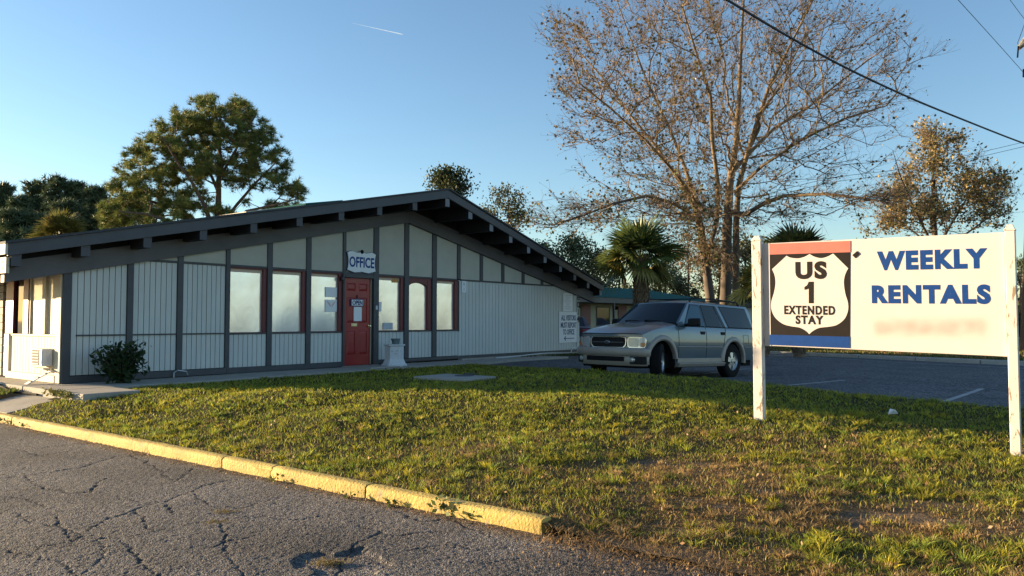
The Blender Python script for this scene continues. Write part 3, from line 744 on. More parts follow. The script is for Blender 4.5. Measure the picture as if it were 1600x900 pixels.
# red door in its own frame
dr = bpy.data.objects.new('door', None); COL.objects.link(dr); dr.parent = OB; dr.location = (6.16, 0, Z(.385))
DWd, DH = .845, 2.085
mb = MB(); mb.box(0, DWd, .035, .075, 0, DH); mb.build('door_leaf', M['door'], dr, bevel=.003)
for px in (.10,.47):
    for z0, z1 in ((1.78,1.96),(1.02,1.62),(.26,.82)):
        mb = MB(); x0, x1 = px, px+.275
        outer = [(x0,z0),(x1,z0),(x1,z1),(x0,z1)]; i1 = [(x0+.02,z0+.02),(x1-.02,z0+.02),(x1-.02,z1-.02),(x0+.02,z1-.02)]; i2 = [(x0+.05,z0+.05),(x1-.05,z0+.05),(x1-.05,z1-.05),(x0+.05,z1-.05)]
        vs = [(x,.0345,z) for x, z in outer]+[(x,.023,z) for x, z in i1]+[(x,.033,z) for x, z in i1]+[(x,.026,z) for x, z in i2]
        fs = []
        for a in (0,4,8):
            for k in range(4): fs.append((a+k, a+(k+1)%4, a+4+(k+1)%4, a+4+k))
        fs.append((12,13,14,15)); mb.add(vs, fs); mb.build('door_panel', M['door'], dr)
mb = MB(); mb.box(.25,.42,.020,.034,.93,1.0); mb.box(.27,.40,.014,.0205,.945,.985); mb.build('letter_slot', M['brass'], dr, bevel=.003)
mb = MB(); mb.lathe([(0,-.065),(.025,-.06),(.03,-.04),(.012,-.02),(.012,0),(.03,.002),(.03,.01)], 14, 'y', (.80,.03,.93)); mb.build('door_knob', M['brass'], dr, smooth=True)
mb = MB(); mb.lathe([(.0,-.012),(.02,-.010),(.032,-.006),(.032,0)], 14, 'y', (.42,.034,1.60)); mb.box(.412,.428,.0,.03,1.60,1.68); mb.build('knocker', M['trim'], dr)
B('door_frame', 6.10, 6.155, -.095, .038, .385, 2.50, 'trim'); B('door_frame', 7.01, 7.06, -.095, -.02, .385, 2.50, 'trim'); B('door_frame', 7.062, 7.23, -.095, .036, .385, 2.555, 'trim')
B('door_frame', 6.155, 7.06, -.095, .038, 2.475, 2.558, 'trim')
B('light_strip', 7.006, 7.012, -.08, .0, .4, 2.46, 'cream')
mb = MB(); mb.lathe([(.0,.0),(.035,.01),(.05,.05),(.04,.09),(.02,.11)], 12, 'z', (6.07,-.06,Z(2.38))); mb.tube([(6.07,-.02,Z(2.52)),(6.07,-.06,Z(2.48))], .015); mb.build('porch_lamp', M['trim'], OB, smooth=True)
mb = MB(); mb.box(7.12,7.17,-.055,-.036,Z(1.72),Z(1.82)); mb.build('doorbell', M['stucco'], OB)

# text helper: letters as flat print standing proud of their board
def text_obj(name, body, size, mat, parent, loc, rot, bold=.02, sx=1.0, ext=.002, align='CENTER', spacing=1.0):
    cu = bpy.data.curves.new('lettering', 'FONT'); cu.body = body; cu.size = size; cu.offset = bold*size; cu.extrude = ext; cu.align_x = align; cu.resolution_u = 3; cu.space_character = spacing
    t = bpy.data.objects.new('lettering', cu); COL.objects.link(t); bpy.context.view_layer.update()
    me = bpy.data.meshes.new_from_object(t.evaluated_get(bpy.context.evaluated_depsgraph_get()))
    bpy.data.objects.remove(t); bpy.data.curves.remove(cu)
    me.materials.clear(); me.materials.append(M[mat])
    me.transform(Matrix.Diagonal((sx, 1, 1, 1)))
    o = link_mesh(name, me, parent); o.location = loc; o.rotation_euler = rot; return o
FR = (radians(90), 0, 0)
def hang(name, label, cat, s, v, z, group=None):
    p = W(s, v, z); e = empty(name, label, cat, p, math.atan2(DY, DX), group); return e
# OFFICE plaque
e = hang('office_sign', 'white scalloped plaque with blue OFFICE lettering above the red door', 'sign', 6.64, .045, 2.87)
def scallop(k):
    pts = []
    for t in np.linspace(0, 1, 9): pts.append((-.45+.9*t, -.235-.03*sin(pi*t)+.018*cos(4*pi*t)))
    for t in np.linspace(0, 1, 7)[1:]: pts.append((.45-.035*sin(pi*t), -.235+.43*t))
    for t in np.linspace(0, 1, 13)[1:]: pts.append((.45-.9*t, .195+.055*(1-abs(2*t-1))+.03*sin(4*pi*t)*(1 if t < .5 else -1)))
    for t in np.linspace(0, 1, 7)[1:-1]: pts.append((-.45+.035*sin(pi*t), .195-.43*t))
    return [(x*k, z*k) for x, z in pts]
mb = MB(); mb.prism(scallop(1.03), -.012, 0); mb.build('edge_trim', M['navy'], e)
mb = MB(); mb.prism(scallop(.985), -.022, -.013); mb.build('board', M['white'], e)
mb = MB(); mb.lathe([(0,-.03),(.05,-.028),(.05,-.02)], 14, 'y', (.0,0,.235)); mb.build('hanger', M['dark'], e)
text_obj('lettering', 'OFFICE', .34, 'blue', e, (0,-.0235,-.135), FR, .025, .72)
# open sign and paper on the door
e = hang('open_sign', 'small dark blue framed OPEN sign hung on the red door', 'sign', 6.56, -.010, 1.88)
mb = MB(); mb.box(-.20,.20,-.014,0,-.085,.085); mb.build('frame', M['navy'], e); mb = MB(); mb.box(-.17,.18,-.018,-.0145,-.068,.068); mb.build('board', M['white'], e)
text_obj('lettering', 'OPEN', .145, 'navy', e, (0.005,-.0195,-.05), FR, .04, .85)
e = hang('door_paper', 'blank white sheet of paper taped to the red door under the open sign', 'paper', 6.59, -.014, 1.61)
mb = MB(); mb.box(-.125,.125,-.004,0,-.17,.17); mb.build('sheet', M['white'], e)
for x in (-.11,.11):
    for z in (-.165,.165):
        mb = MB(); mb.box(x-.02,x+.02,-.006,-.0045,z-.012,z+.012); mb.build('tape', M['greyprint'], e)
# visitors sign
e = hang('visitors_sign', 'large white sign reading all visitors must report to office with black arrow on grey siding', 'sign', 15.72, .012, 1.22)
mb = MB(); mb.box(-.57,.57,-.016,0,-.50,.52); mb.build('board', M['white'], e, bevel=.002)
for q, (tx, z) in enumerate((('ALL VISITORS', .24), ('MUST REPORT', .0), ('TO OFFICE', -.23))): text_obj('lettering', tx, .245, 'navy', e, (0,-.0175,z), FR, .02, .60 if q < 2 else .56)
mb = MB(); mb.box(-.24,.34,-.019,-.0165,-.372,-.348); mb.prism([(-.30,-.36),(-.18,-.28),(-.16,-.305),(-.235,-.36),(-.16,-.415),(-.18,-.44)], -.019, -.0165); mb.build('arrow', M['navy'], e)
e = hang('rules_sign', 'narrow white notice board with small grey text above the visitors sign', 'sign', 15.68, .010, 2.07)
mb = MB(); mb.box(-.28,.28,-.012,0,-.31,.29); mb.build('board', M['white'], e)
for k in range(8):
    mb = MB(); wd = .2-.05*((k*7) % 3); mb.box(-wd,wd,-.0145,-.0125,.22-.065*k,.24-.065*k); mb.build('text_line', M['greyprint'], e)
for k, ch in enumerate('6014'):
    text_obj('house_number', ch, .30, 'black', OB, (16.29,-.043,Z(2.14-.245*k)), FR, .03, 1.0)
e = hang('small_sign', 'small white phone notice high on the grey siding beside the last window', 'sign', 10.42, .012, 2.40)
mb = MB(); mb.box(-.085,.085,-.010,0,-.16,.16); mb.build('board', M['white'], e)
text_obj('lettering', '8', .12, 'greyprint', e, (0,-.0115,.03), FR, .02); text_obj('lettering', '2', .12, 'greyprint', e, (0,-.0115,-.11), FR, .02)

# ---- rake beam, purlins, roof
def slope_prism(mb, s0, s1, v0, v1, f0, f1, mi=0):
    """between heights f0(s) and f1(s), one side of the ridge"""
    mb.hexa([(s0,-v1,Z(f0(s0))),(s1,-v1,Z(f0(s1))),(s1,-v0,Z(f0(s1))),(s0,-v0,Z(f0(s0))),(s0,-v1,Z(f1(s0))),(s1,-v1,Z(f1(s1))),(s1,-v0,Z(f1(s1))),(s0,-v0,Z(f1(s0)))], mi)
RT = lambda s: 4.69-.2165*abs(s-PK)
for a, b in ((-.95, PK), (PK, 17.35)):
    mb = MB(); slope_prism(mb, a, b, -.06, .09, frieze, lambda s: frieze(s)+.345); mb.build('rake_beam', M['band'], OB, bevel=.006)
OV0, OV1 = .36, 1.45
def ov(s): return OV1-(OV1-OV0)*min(1, abs(s-PK)/9.2)
# dark blocking between the beam and the deck
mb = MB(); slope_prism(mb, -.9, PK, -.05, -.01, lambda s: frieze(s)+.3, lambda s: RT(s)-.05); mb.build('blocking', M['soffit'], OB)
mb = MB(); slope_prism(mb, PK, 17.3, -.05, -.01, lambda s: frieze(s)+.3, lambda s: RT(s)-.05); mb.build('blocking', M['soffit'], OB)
for k in range(-9, 10):
    s = PK+k*1.008; top = RT(s)-.09; v1 = ov(s)-.035
    mb = MB(); bh = .31 if k else .34
    wd = .075
    sl0, sr0 = RT(s-wd)-.085, RT(s+wd)-.085
    v0 = -13.9 if k in (-9, 9) else -.3
    mb.hexa([(s-wd,-v1,Z(top-bh)),(s+wd,-v1,Z(top-bh)),(s+wd,-v0,Z(top-bh)),(s-wd,-v0,Z(top-bh)),(s-wd,-v1,Z(sl0)),(s+wd,-v1,Z(sr0)),(s+wd,-v0,Z(sr0)),(s-wd,-v0,Z(sl0))])
    o = mb.build('purlin', [M['soffit'], M['purlin' if k >= 0 else 'purlin_l']], OB)  # near-black sides put the overhang's shade into the colour; ends stay grey
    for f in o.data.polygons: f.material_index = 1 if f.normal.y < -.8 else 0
    if k >= 0 and k < 9: pass
# fascia boards along the two rakes and the eaves
for sg in (-1, 1):
    s0, s1 = PK, PK+sg*9.2; mb = MB(); n = (0,0)
    p = [(s0,-OV1),(s1,-OV0+.0),(s1,-OV0+.05),(s0,-OV1+.05)]
    zb = lambda s: RT(s)-.215
    zt = lambda s: RT(s)-.012
    mb.hexa([(x,y,Z(zb(x))) for x, y in p]+[(x,y,Z(zt(x))) for x, y in p]); mb.build('fascia', M['fascia'], OB, bevel=.004)
    mb = MB(); o_ = .035
    p = [(s0,-OV1-o_),(s1+sg*.05,-OV0-o_),(s1+sg*.05,14.2),(s0,14.2)]
    if sg < 0: p = p[::-1]
    mb.hexa([(x,y,Z(RT(x)-.010)) for x, y in p]+[(x,y,Z(RT(x)+.028)) for x, y in p]); mb.build('roofing', M['shingle'], OB)
    mb = MB(); p = [(s0,-OV1+.052),(s1,-OV0+.052),(s1,14.1),(s0,14.1)]
    if sg < 0: p = p[::-1]
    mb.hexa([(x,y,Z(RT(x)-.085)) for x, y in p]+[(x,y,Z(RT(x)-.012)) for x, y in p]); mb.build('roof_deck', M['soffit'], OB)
    mb = MB(); xe = PK+sg*9.202; mb.box(min(xe,xe+sg*.04),max(xe,xe+sg*.04),-OV0,14.1,Z(RT(xe)-.19),Z(RT(xe)-.012)); mb.build('eave_fascia', M['cream' if sg < 0 else 'fascia'], OB)
# west eave beam face (cream) with the dark diamond
mb = MB(); xw = PK-9.203; mb.box(xw-.0,xw+.05,-.30,13.5,Z(2.21),Z(2.47)); mb.build('eave_beam', M['cream'], OB, bevel=.005)
mb = MB(); mb.add([(xw-.006,.0-.09,Z(2.34)),(xw-.006,-.14,Z(2.42)),(xw-.006,-.19,Z(2.34)),(xw-.006,-.14,Z(2.26)),(xw+.001,-.09,Z(2.34)),(xw+.001,-.14,Z(2.42)),(xw+.001,-.19,Z(2.34)),(xw+.001,-.14,Z(2.26))],[(0,1,2,3),(0,4,5,1),(1,5,6,2),(2,6,7,3),(3,7,4,0)])
mb.build('diamond_ornament', M['trim'], OB)
# raised roof portion with teal cap
mb = MB(); mb.hexa([(4.3,1.2,Z(3.80)),(6.3,1.2,Z(4.2)),(6.3,7,Z(4.2)),(4.3,7,Z(3.80)),(4.3,1.2,Z(3.93)),(6.3,1.2,Z(4.36)),(6.3,7,Z(4.36)),(4.3,7,Z(3.93))]); mb.build('raised_roof', M['cream'], OB)
mb = MB(); mb.hexa([(5.9,1.15,Z(4.23)),(7.05,1.15,Z(4.44)),(7.05,7.2,Z(4.44)),(5.9,7.2,Z(4.23)),(5.9,1.15,Z(4.31)),(7.05,1.15,Z(4.53)),(7.05,7.2,Z(4.53)),(5.9,7.2,Z(4.31))]); mb.build('raised_roof_cap', M['teal'], OB)

# ---- west wall: sunlit lower boards, windows, skirt
def bw(name, v0, v1, s0, s1, z0, z1, mat, bev=.004):
    mb = MB(); mb.box(s0, s1, -v1, -v0, Z(z0), Z(z1)); return mb.build(name, M[mat], OB, bevel=bev)
n = 15
for i in range(n):
    a = -2.2+i*(1.98/n); bw('siding_board', a+.005, a+1.98/n-.005, -.004, .049, .5, 1.17, 'cream', .002)
bw('skirt_board', -2.34, -.20, -.055, .049, .375, .50, 'cream'); bw('window_sill', -2.2, -.2, -.03, .049, 1.17, 1.205, 'cream')
bw('corner_board', -.21, -.102, -.045, .04, .375, 2.30, 'cream'); bw('corner_board', -.44, -.215, -.012, .04, 1.207, 2.30, 'cream')
bw('corner_board', -.0995, .0, -.05, -.031, .375, 2.25, 'cream')
bw('post', -.86, -.72, -.02, .04, 1.207, 2.35, 'cream'); bw('window_frame', -1.70, -1.47, -.015, .04, 1.207, 2.35, 'red'); bw('window_frame', -2.52, -2.16, -.015, .04, 1.207, 2.4, 'red')
bw('pane', -.72, -.44, .03, .045, 1.207, 2.3, 'glasswest', 0); bw('pane', -1.47, -.86, .03, .045, 1.207, 2.3, 'glasswest', 0); bw('pane', -2.16, -1.70, .03, .045, 1.207, 2.3, 'glass', 0)
bw('mullion', -1.47, -1.41, .0, .03, 1.207, 2.3, 'cream')
bw('base_panel', -2.6, -2.35, -.01, .049, .40, 1.2, 'siding')
for k in range(14): bw('block_course', -6.0, -2.62, -.03-.002*(k % 2), .049, .40+.145*k+.004, .40+.145*(k+1)-.004, 'tan', .004)
# east side board
mb = MB(); mb.box(16.335,16.35,.1,14,Z(.4),Z(2.5)); mb.build('side_wall', M['siding'], OB)

# ---- window air conditioner (west wall)
e = empty('window_air_conditioner', 'beige window air conditioner jutting from the sunlit side wall under the window', 'air conditioner', W(-.03, -.60, .66), math.atan2(DY, DX))
mb = MB(); mb.box(-.15,.02,-.22,.22,.0,.30); mb.build('case', M['stucco'], e, bevel=.01)
for k in range(5):
    mb = MB(); mb.box(-.164,-.156,-.10,.18,.035+.05*k,.047+.05*k); mb.build('louvre', M['stucco'], e)
mb = MB(); mb.box(-.1555,-.1505,-.11,.19,.02,.28); mb.build('coil', M['core'], e)
mb = MB(); mb.box(-.156,-.151,-.20,-.13,.04,.26); mb.build('side_grille', M['metal'], e)
bw('bracket', -.86, -.34, -.17, -.06, .60, .625, 'cream')

# ---- things by the walls
# pedestal
r_ = ray(616, 574); 
def on_v(px, py, v):
    r = ray(px, py); t = (CX*NX+CY*NY+v)/(r.x*NX+r.y*NY); p = Vector((0,0,CAM_Z))+r*t; return p
p = on_v(616, 573, .72); gz = .362
e = empty('pedestal', 'white plaster pedestal with flared base beside the red door', 'pedestal', (p.x, p.y, gz), radians(12))
mb = MB(); mb.lathe([(0,0),(.31,0),(.31,.05),(.27,.07),(.25,.12),(.225,.17)], 6); mb.build('base', M['stucco'], e, bevel=.008)
mb = MB(); mb.lathe([(.225,.17),(.225,.48),(0,.48)], 6); mb.build('shaft', M['stucco'], e, bevel=.008)
mb = MB(); mb.lathe([(.225,.475),(.255,.49),(.26,.525),(0,.525)], 6); mb.build('cap', M['stucco'], e, bevel=.006)
for k, (x, z) in enumerate(((-.06,.36),(.02,.30),(.05,.37))):
    mb = MB(); mb.add([(x-.04,-.20,z),(x,-.205,z+.02),(x+.04,-.20,z+.005),(x,-.2,z-.012),(x-.04,-.18,z),(x,-.18,z+.02),(x+.04,-.18,z+.005),(x,-.18,z-.012)],[(0,1,2,3),(0,4,5,1),(1,5,6,2),(2,6,7,3),(3,7,4,0)]); mb.build('relief', M['greyprint'], e)
e = empty('plant_pot', 'small grey green pot standing on the white pedestal', 'pot', (p.x+.03, p.y, gz+.525))
mb = MB(); mb.lathe([(0,.0),(.085,.0),(.10,.10),(.115,.105),(.115,.135),(.10,.135),(.095,.11),(0,.105)], 18); mb.build('pot', paint('grey green glaze', (.10,.15,.16), .5, .2), e, smooth=True)
mb = MB(); mb.lathe([(0,.112),(.09,.108)], 12); mb.build('potting_soil', M['soil'], e)

# shrub in front of the first bay
def leaf_quads(pts, size, col, seed, fold=.25, aspect=.38, up=.2):
    r = np.random.default_rng(seed); n = len(pts); pts = np.asarray(pts)
    a = r.normal(size=(n,3)); a[:,2] += up; a /= np.linalg.norm(a, axis=1)[:,None]
    b = np.cross(a, r.normal(size=(n,3))); b /= np.linalg.norm(b, axis=1)[:,None]+1e-9
    L = (size*r.uniform(.6,1.4,n))[:,None]; w = L*aspect
    V = np.zeros((n,4,3)); V[:,0] = pts; V[:,1] = pts+a*L*.5+b*w*.5; V[:,2] = pts+a*L; V[:,3] = pts+a*L*.5-b*w*.5
    F = (np.arange(n)*4)[:,None]+np.array([[0,1,2,3]])
    c = np.asarray(col); c = c if c.ndim == 2 else np.tile(c, (n,1))
    C = np.repeat((c*r.uniform(.6,1.4,(n,1)))[:,None,:], 4, 1)
    return V.reshape(-1,3), F, C.reshape(-1,3)
p = W(.70, .62, .36)
e = empty('shrub', 'dark green leafy shrub against the left bay of the office wall', 'shrub', p)
mb = MB(); lp = []; rs = random.Random(3)
for k in range(46):
    a = rs.uniform(0, 2*pi); rr_ = rs.uniform(.1,.44); h = rs.uniform(.30,.74)*(1-.25*rr_)
    q = [Vector((0,0,0)), Vector((cos(a)*rr_*.35, sin(a)*rr_*.35, h*.5)), Vector((cos(a)*rr_, sin(a)*rr_, h))]
    mb.tube(q, [.010,.007,.003], 4)
    for j in range(40):
        t = rs.uniform(.25,1.05); c_ = q[0].lerp(q[1], t*2) if t < .5 else q[1].lerp(q[2], t*2-1); lp.append((c_.x+rs.gauss(0,.05), c_.y+rs.gauss(0,.05), max(.03, c_.z+rs.gauss(0,.05))))
mb.build('stem', M['bark'], e)
V, F, C = leaf_quads(lp, .12, (.025,.050,.018), 4)
link_mesh('foliage', np_mesh('foliage', V, F, M['leaf'], col=C), e)

# small bits at the left: faucet box, hose, leaning board, bollard
def bit(name, label, cat, p, rz=0): return empty(name, label, cat, p, rz)
p = W(-.55, -.02, .25)
q0 = W(-.62, -.95, .24)
e = bit('utility_box', 'small grey utility box on the kerb of the side lawn', 'utility box', (q0.x, q0.y, .22), .6)
mb = MB(); mb.box(-.06,.06,-.05,.05,0,.17); mb.build('box', M['metal'], e, bevel=.01); mb = MB(); mb.box(-.05,.05,-.055,-.051,.03,.14); mb.build('cover', M['trim'], e)
mb = MB(); pts = []
for i in range(24):
    t = i/23; w_ = W(-.68-.05*sin(5*t), -.9+1.55*t, .27+.09*max(0, sin(pi*2*t))*(1-t)+.0); pts.append((w_.x, w_.y, w_.z))
mb.tube(pts, .018, 6); o = mb.build('garden_hose', M['dark'], smooth=True); setp(o, 'black hose arching over the side lawn next to the sunlit wall', 'hose')
q1 = W(-.30, -.30, .372); e = bit('leaning_board', 'weathered grey board leaning on the sunlit wall skirt', 'board', q1, math.atan2(DY, DX))
mb = MB(); mb.hexa([(-.14,-.02,0),(-.11,-.02,0),(-.11,.12,0),(-.14,.12,0),(.16,-.52+.30,.22),(.19,-.22,.22),(.19,-.08,.22),(.16,-.08,.22)]); mb.build('plank', M['stucco'], e)
for k in (.2,.5,.8):
    mb = MB(); x = -.145+.30*k; mb.box(x-.01,x+.02,-.02-.2*k+.02,.10-.2*k+.02,.22*k+.0,.22*k+.012); mb.build('cleat', M['trim'], e)
# pipe stub in front of bay 2, pale hose at the right end
p = W(2.0, .10, .37); mb = MB(); mb.tube([W(1.95,.09,.36), W(1.95,.09,.46), W(2.02,.11,.50), W(2.18,.14,.47), W(2.2,.14,.40)], .012, 6); setp(mb.build('pipe_stub', M['metal'], smooth=True), 'bent grey water pipe stub at the foot of the office wall right of the shrub', 'pipe')
mb = MB(); pts = []
for i in range(30):
    t = i/29; w_ = W(11.6+4.5*t, .22+.15*sin(4*t), .375+.10*sin(pi*min(1,t*1.0))*abs(sin(3.2*t))*.6+(.16 if t > .93 else 0)); pts.append(w_)
mb.tube(pts, .014, 5); setp(mb.build('cable', M['stucco'], smooth=True), 'thin pale cable lying along the foot of the office wall near the parked car', 'cable')

# ================================================================== ROADSIDE SIGN
SA = at(1202, 460, 8.95); SB = at(1568, 460, 7.55); SA.z = SB.z = 0
sx_ = (SB-SA).normalized(); sn_ = Vector((-sx_.y, sx_.x, 0))          # away from us
if sn_.y < 0: sn_ = -sn_
SW = (SB-SA).length
def sgn(px, py):
    r = ray(px, py); t = (SA.dot(sn_))/(r.x*sn_.x+r.y*sn_.y); p = Vector((0,0,CAM_Z))+r*t
    return ((p-SA).x*sx_.x+(p-SA).y*sx_.y, p.z)
def cr6(x, y): return sgn(1160+x/2.368, 340+y/2.368)
SG = empty('roadside_sign', 'long white weekly rentals sign board on two white posts with US 1 shield', 'sign', (SA.x, SA.y, 0), math.atan2(sx_.y, sx_.x))
TL, TR, BLc, BRc = cr6(97,95), cr6(968,54), cr6(97,474), cr6(968,514)
def tilt(mb, x0, x1, y0, y1, zt0, zt1, zb0, zb1, mi=0):
    mb.hexa([(x0,y0,zb0),(x1,y0,zb1),(x1,y1,zb1),(x0,y1,zb0),(x0,y0,zt0),(x1,y0,zt1),(x1,y1,zt1),(x0,y1,zt0)], mi)
mb = MB(); tilt(mb, TL[0], TR[0], 0, .03, TL[1], TR[1], BLc[1], BRc[1])
# board with the smudged pink line of unreadable print as flat print
bm_ = M['signwhite'].copy(); bm_.name = 'sign board with smudged line'; nn = bm_.node_tree.nodes; pp = nn['Principled BSDF']
src = pp.inputs['Base Color'].links[0].from_socket; tc = nn.new('ShaderNodeTexCoord'); sx = nn.new('ShaderNodeSeparateXYZ'); lk(bm_, tc.outputs['Object'], sx.inputs[0])
b0, b1 = cr6(485,380), cr6(905,440)
def soft(inp, lo, hi, s):
    out = None
    for val, sgnn in ((lo, 1), (hi, -1)):
        mr = nn.new('ShaderNodeMapRange'); mr.interpolation_type = 'SMOOTHSTEP'; lk(bm_, inp, mr.inputs['Value'])
        mr.inputs['From Min'].default_value = val-s if sgnn > 0 else val+s; mr.inputs['From Max'].default_value = val+s if sgnn > 0 else val-s
        if out is None: out = mr.outputs[0]
        else:
            mm = nn.new('ShaderNodeMath'); mm.operation = 'MULTIPLY'; lk(bm_, out, mm.inputs[0]); lk(bm_, mr.outputs[0], mm.inputs[1]); out = mm.outputs[0]
    return out
za_, zb_ = min(b0[1], b1[1]), max(b0[1], b1[1])
fx = soft(sx.outputs['X'], b0[0], b1[0], .06); fz2 = soft(sx.outputs['Z'], za_, zb_, .07)
nz = nn.new('ShaderNodeTexNoise'); nz.inputs['Scale'].default_value = 5; nz.inputs['Detail'].default_value = 1; lk(bm_, tc.outputs['Object'], nz.inputs['Vector'])
mr = nn.new('ShaderNodeMapRange'); lk(bm_, nz.outputs[0], mr.inputs['Value']); mr.inputs['From Min'].default_value = .3; mr.inputs['From Max'].default_value = .7; mr.inputs['To Min'].default_value = .22; mr.inputs['To Max'].default_value = .62
q1_ = nn.new('ShaderNodeMath'); q1_.operation = 'MULTIPLY'; lk(bm_, fx, q1_.inputs[0]); lk(bm_, fz2, q1_.inputs[1])
q2_ = nn.new('ShaderNodeMath'); q2_.operation = 'MULTIPLY'; lk(bm_, q1_.outputs[0], q2_.inputs[0]); lk(bm_, mr.outputs[0], q2_.inputs[1])
mx = nn.new('ShaderNodeMix'); mx.data_type = 'RGBA'; lk(bm_, q2_.outputs[0], mx.inputs['Factor']); lk(bm_, src, mx.inputs['A']); mx.inputs['B'].default_value = (.60,.20,.16,1)
lk(bm_, mx.outputs['Result'], pp.inputs['Base Color'])
mb.build('sign_panel', bm_, SG, bevel=.003)
# back board showing left of the panel, in the post's shade, and frame strips
mb = MB(); tilt(mb, -.10, TR[0]+.01, .05, .07, TL[1]+.005, TR[1]+.005, BLc[1]-.005, BRc[1]-.005); mb.build('back_board', M['signwhite'], SG)
mb = MB(); tilt(mb, TL[0], TL[0]+.010, -.004, .028, TL[1]+.002, TL[1]+.002, BLc[1], BLc[1]); mb.build('edge_strip', M['signwhite'], SG)
def post(px0, px1, ptop, pbot, base, name='post'):
    a, t = sgn(px0, ptop); b, _ = sgn(px1, ptop); w = b-a; c = (a+b)/2
    w_ = Vector((SA.x+sx_.x*c, SA.y+sx_.y*c)); g = hg(w_.x, w_.y)
    mb = MB(); h = w/2; y0, y1 = -.035, .065
    mb.box(c-h, c+h, y0, y1, g-.1, t-.065)
    o = mb.build(name, M['post'], SG, bevel=.006)
    mb = MB(); mb.box(c-h-.004, c+h+.004, y0-.004, y1+.004, t-.064, t-.05)
    mb.hexa([(c-h,y0,t-.049),(c+h,y0,t-.049),(c+h,y1,t-.049),(c-h,y1,t-.049),(c-h*.55,y0+.025,t),(c+h*.55,y0+.025,t),(c+h*.55,y1-.025,t),(c-h*.55,y1-.025,t)])
    mb.build('post_cap', M['post'], SG, bevel=.004)
post(1175.5, 1190, 369, 660, 0); post(1569.5, 1586, 351, 708, 0)
# print panel
def flat(name, pts, y, mat, th=.002):
    mb = MB(); mb.prism(pts, y-th, y); return mb.build(name, M[mat], SG)
y = -.0005
flat('black_field', [cr6(102,97), cr6(400,86), cr6(398,483), cr6(102,471)], -.0008, 'black')
flat('red_band', [cr6(102,97), cr6(400,86), cr6(400,128), cr6(102,137)], -.0032, 'redprint')
flat('blue_band', [cr6(102,433), cr6(398,441), cr6(398,483), cr6(102,471)], -.0032, 'blue')
def curve(pts, n=6):
    out = []; N_ = len(pts)
    for i in range(N_-1):
        p0, p1, p2, p3 = [Vector(pts[max(0, min(N_-1, i+k))]) for k in (-1,0,1,2)]
        for j in range(n):
            t = j/n; out.append(tuple(.5*((2*p1)+(-p0+p2)*t+(2*p0-5*p1+4*p2-p3)*t*t+(-p0+3*p1-3*p2+p3)*t**3)))
    return out+[tuple(pts[-1])]
shp = curve([(164,141),(178,148),(205,151),(228,146),(249,135)])+curve([(249,135),(268,145),(292,150),(316,144),(336,133)])[1:]+[(392,188)]+curve([(392,188),(381,210),(376,240),(381,280),(391,315),(391,345),(378,375),(350,397),(318,404),(285,408),(262,419),(248,431)])[1:]+curve([(248,431),(234,418),(212,407),(180,402),(150,393),(122,370),(108,340),(108,310),(118,275),(123,240),(119,212),(110,191)])[1:]
flat('shield', [cr6(*p) for p in shp], -.0032, 'signwhite')
def text_fit(body, c0, c1, mat, yy, bold=.03):
    bold = bold*1.25
    (x0, z1), (x1, z0) = c0, c1
    cu = bpy.data.curves.new('lettering', 'FONT'); cu.body = body; cu.size = 1; cu.offset = bold; cu.extrude = .5; cu.resolution_u = 4; cu.space_character = 1.2
    t = bpy.data.objects.new('lettering', cu); COL.objects.link(t); bpy.context.view_layer.update()
    me = bpy.data.meshes.new_from_object(t.evaluated_get(bpy.context.evaluated_depsgraph_get())); bpy.data.objects.remove(t); bpy.data.curves.remove(cu)
    me.materials.clear(); me.materials.append(M[mat])
    V = np.empty(len(me.vertices)*3); me.vertices.foreach_get('co', V); V = V.reshape(-1,3); lo, hi = V.min(0), V.max(0)
    Q = np.empty_like(V); Q[:,0] = x0+(V[:,0]-lo[0])/(hi[0]-lo[0])*(x1-x0); Q[:,2] = z0+(V[:,1]-lo[1])/(hi[1]-lo[1])*(z1-z0)
    # the board hangs slightly out of level
    mid = (x0+x1)/2; sl = ((TR[1]-TL[1])*(.5)+(BRc[1]-BLc[1])*.5)/SW; Q[:,2] += (Q[:,0]-mid)*sl
    Q[:,1] = yy-(V[:,2]-lo[2])/(hi[2]-lo[2])*.002; me.vertices.foreach_set('co', Q.ravel()); me.update()
    return link_mesh('lettering', me, SG)
def mid_fit(body, x0, x1, y0, y1, mat, yy, bold=.03):
    xm = (x0+x1)/2; a = cr6(x0, y0)[0]; b = cr6(x1, y0)[0]; zt = cr6(xm, y0)[1]; zb = cr6(xm, y1)[1]
    text_fit(body, (a, zt), (b, zb), mat, yy, bold)
mid_fit('US', 196, 312, 162, 228, 'black', -.0056, .045); flat('digit', [cr6(*q) for q in ((246,237),(264,237),(264,317),(246,317),(246,262),(239,266),(230,267),(230,257),(240,250))], -.0056, 'black')
mid_fit('EXTENDED', 155, 343, 326, 359, 'black', -.0056, .032); mid_fit('STAY', 197, 300, 362, 395, 'black', -.0056, .032)
mid_fit('WEEKLY', 497, 905, 119, 192, 'blue', -.0008, .045); mid_fit('RENTALS', 478, 917, 248, 319, 'blue', -.0008, .045)
flat('diamond', [cr6(407,139), cr6(424,124), cr6(435,134), cr6(418,150)], -.0008, 'black', .006)

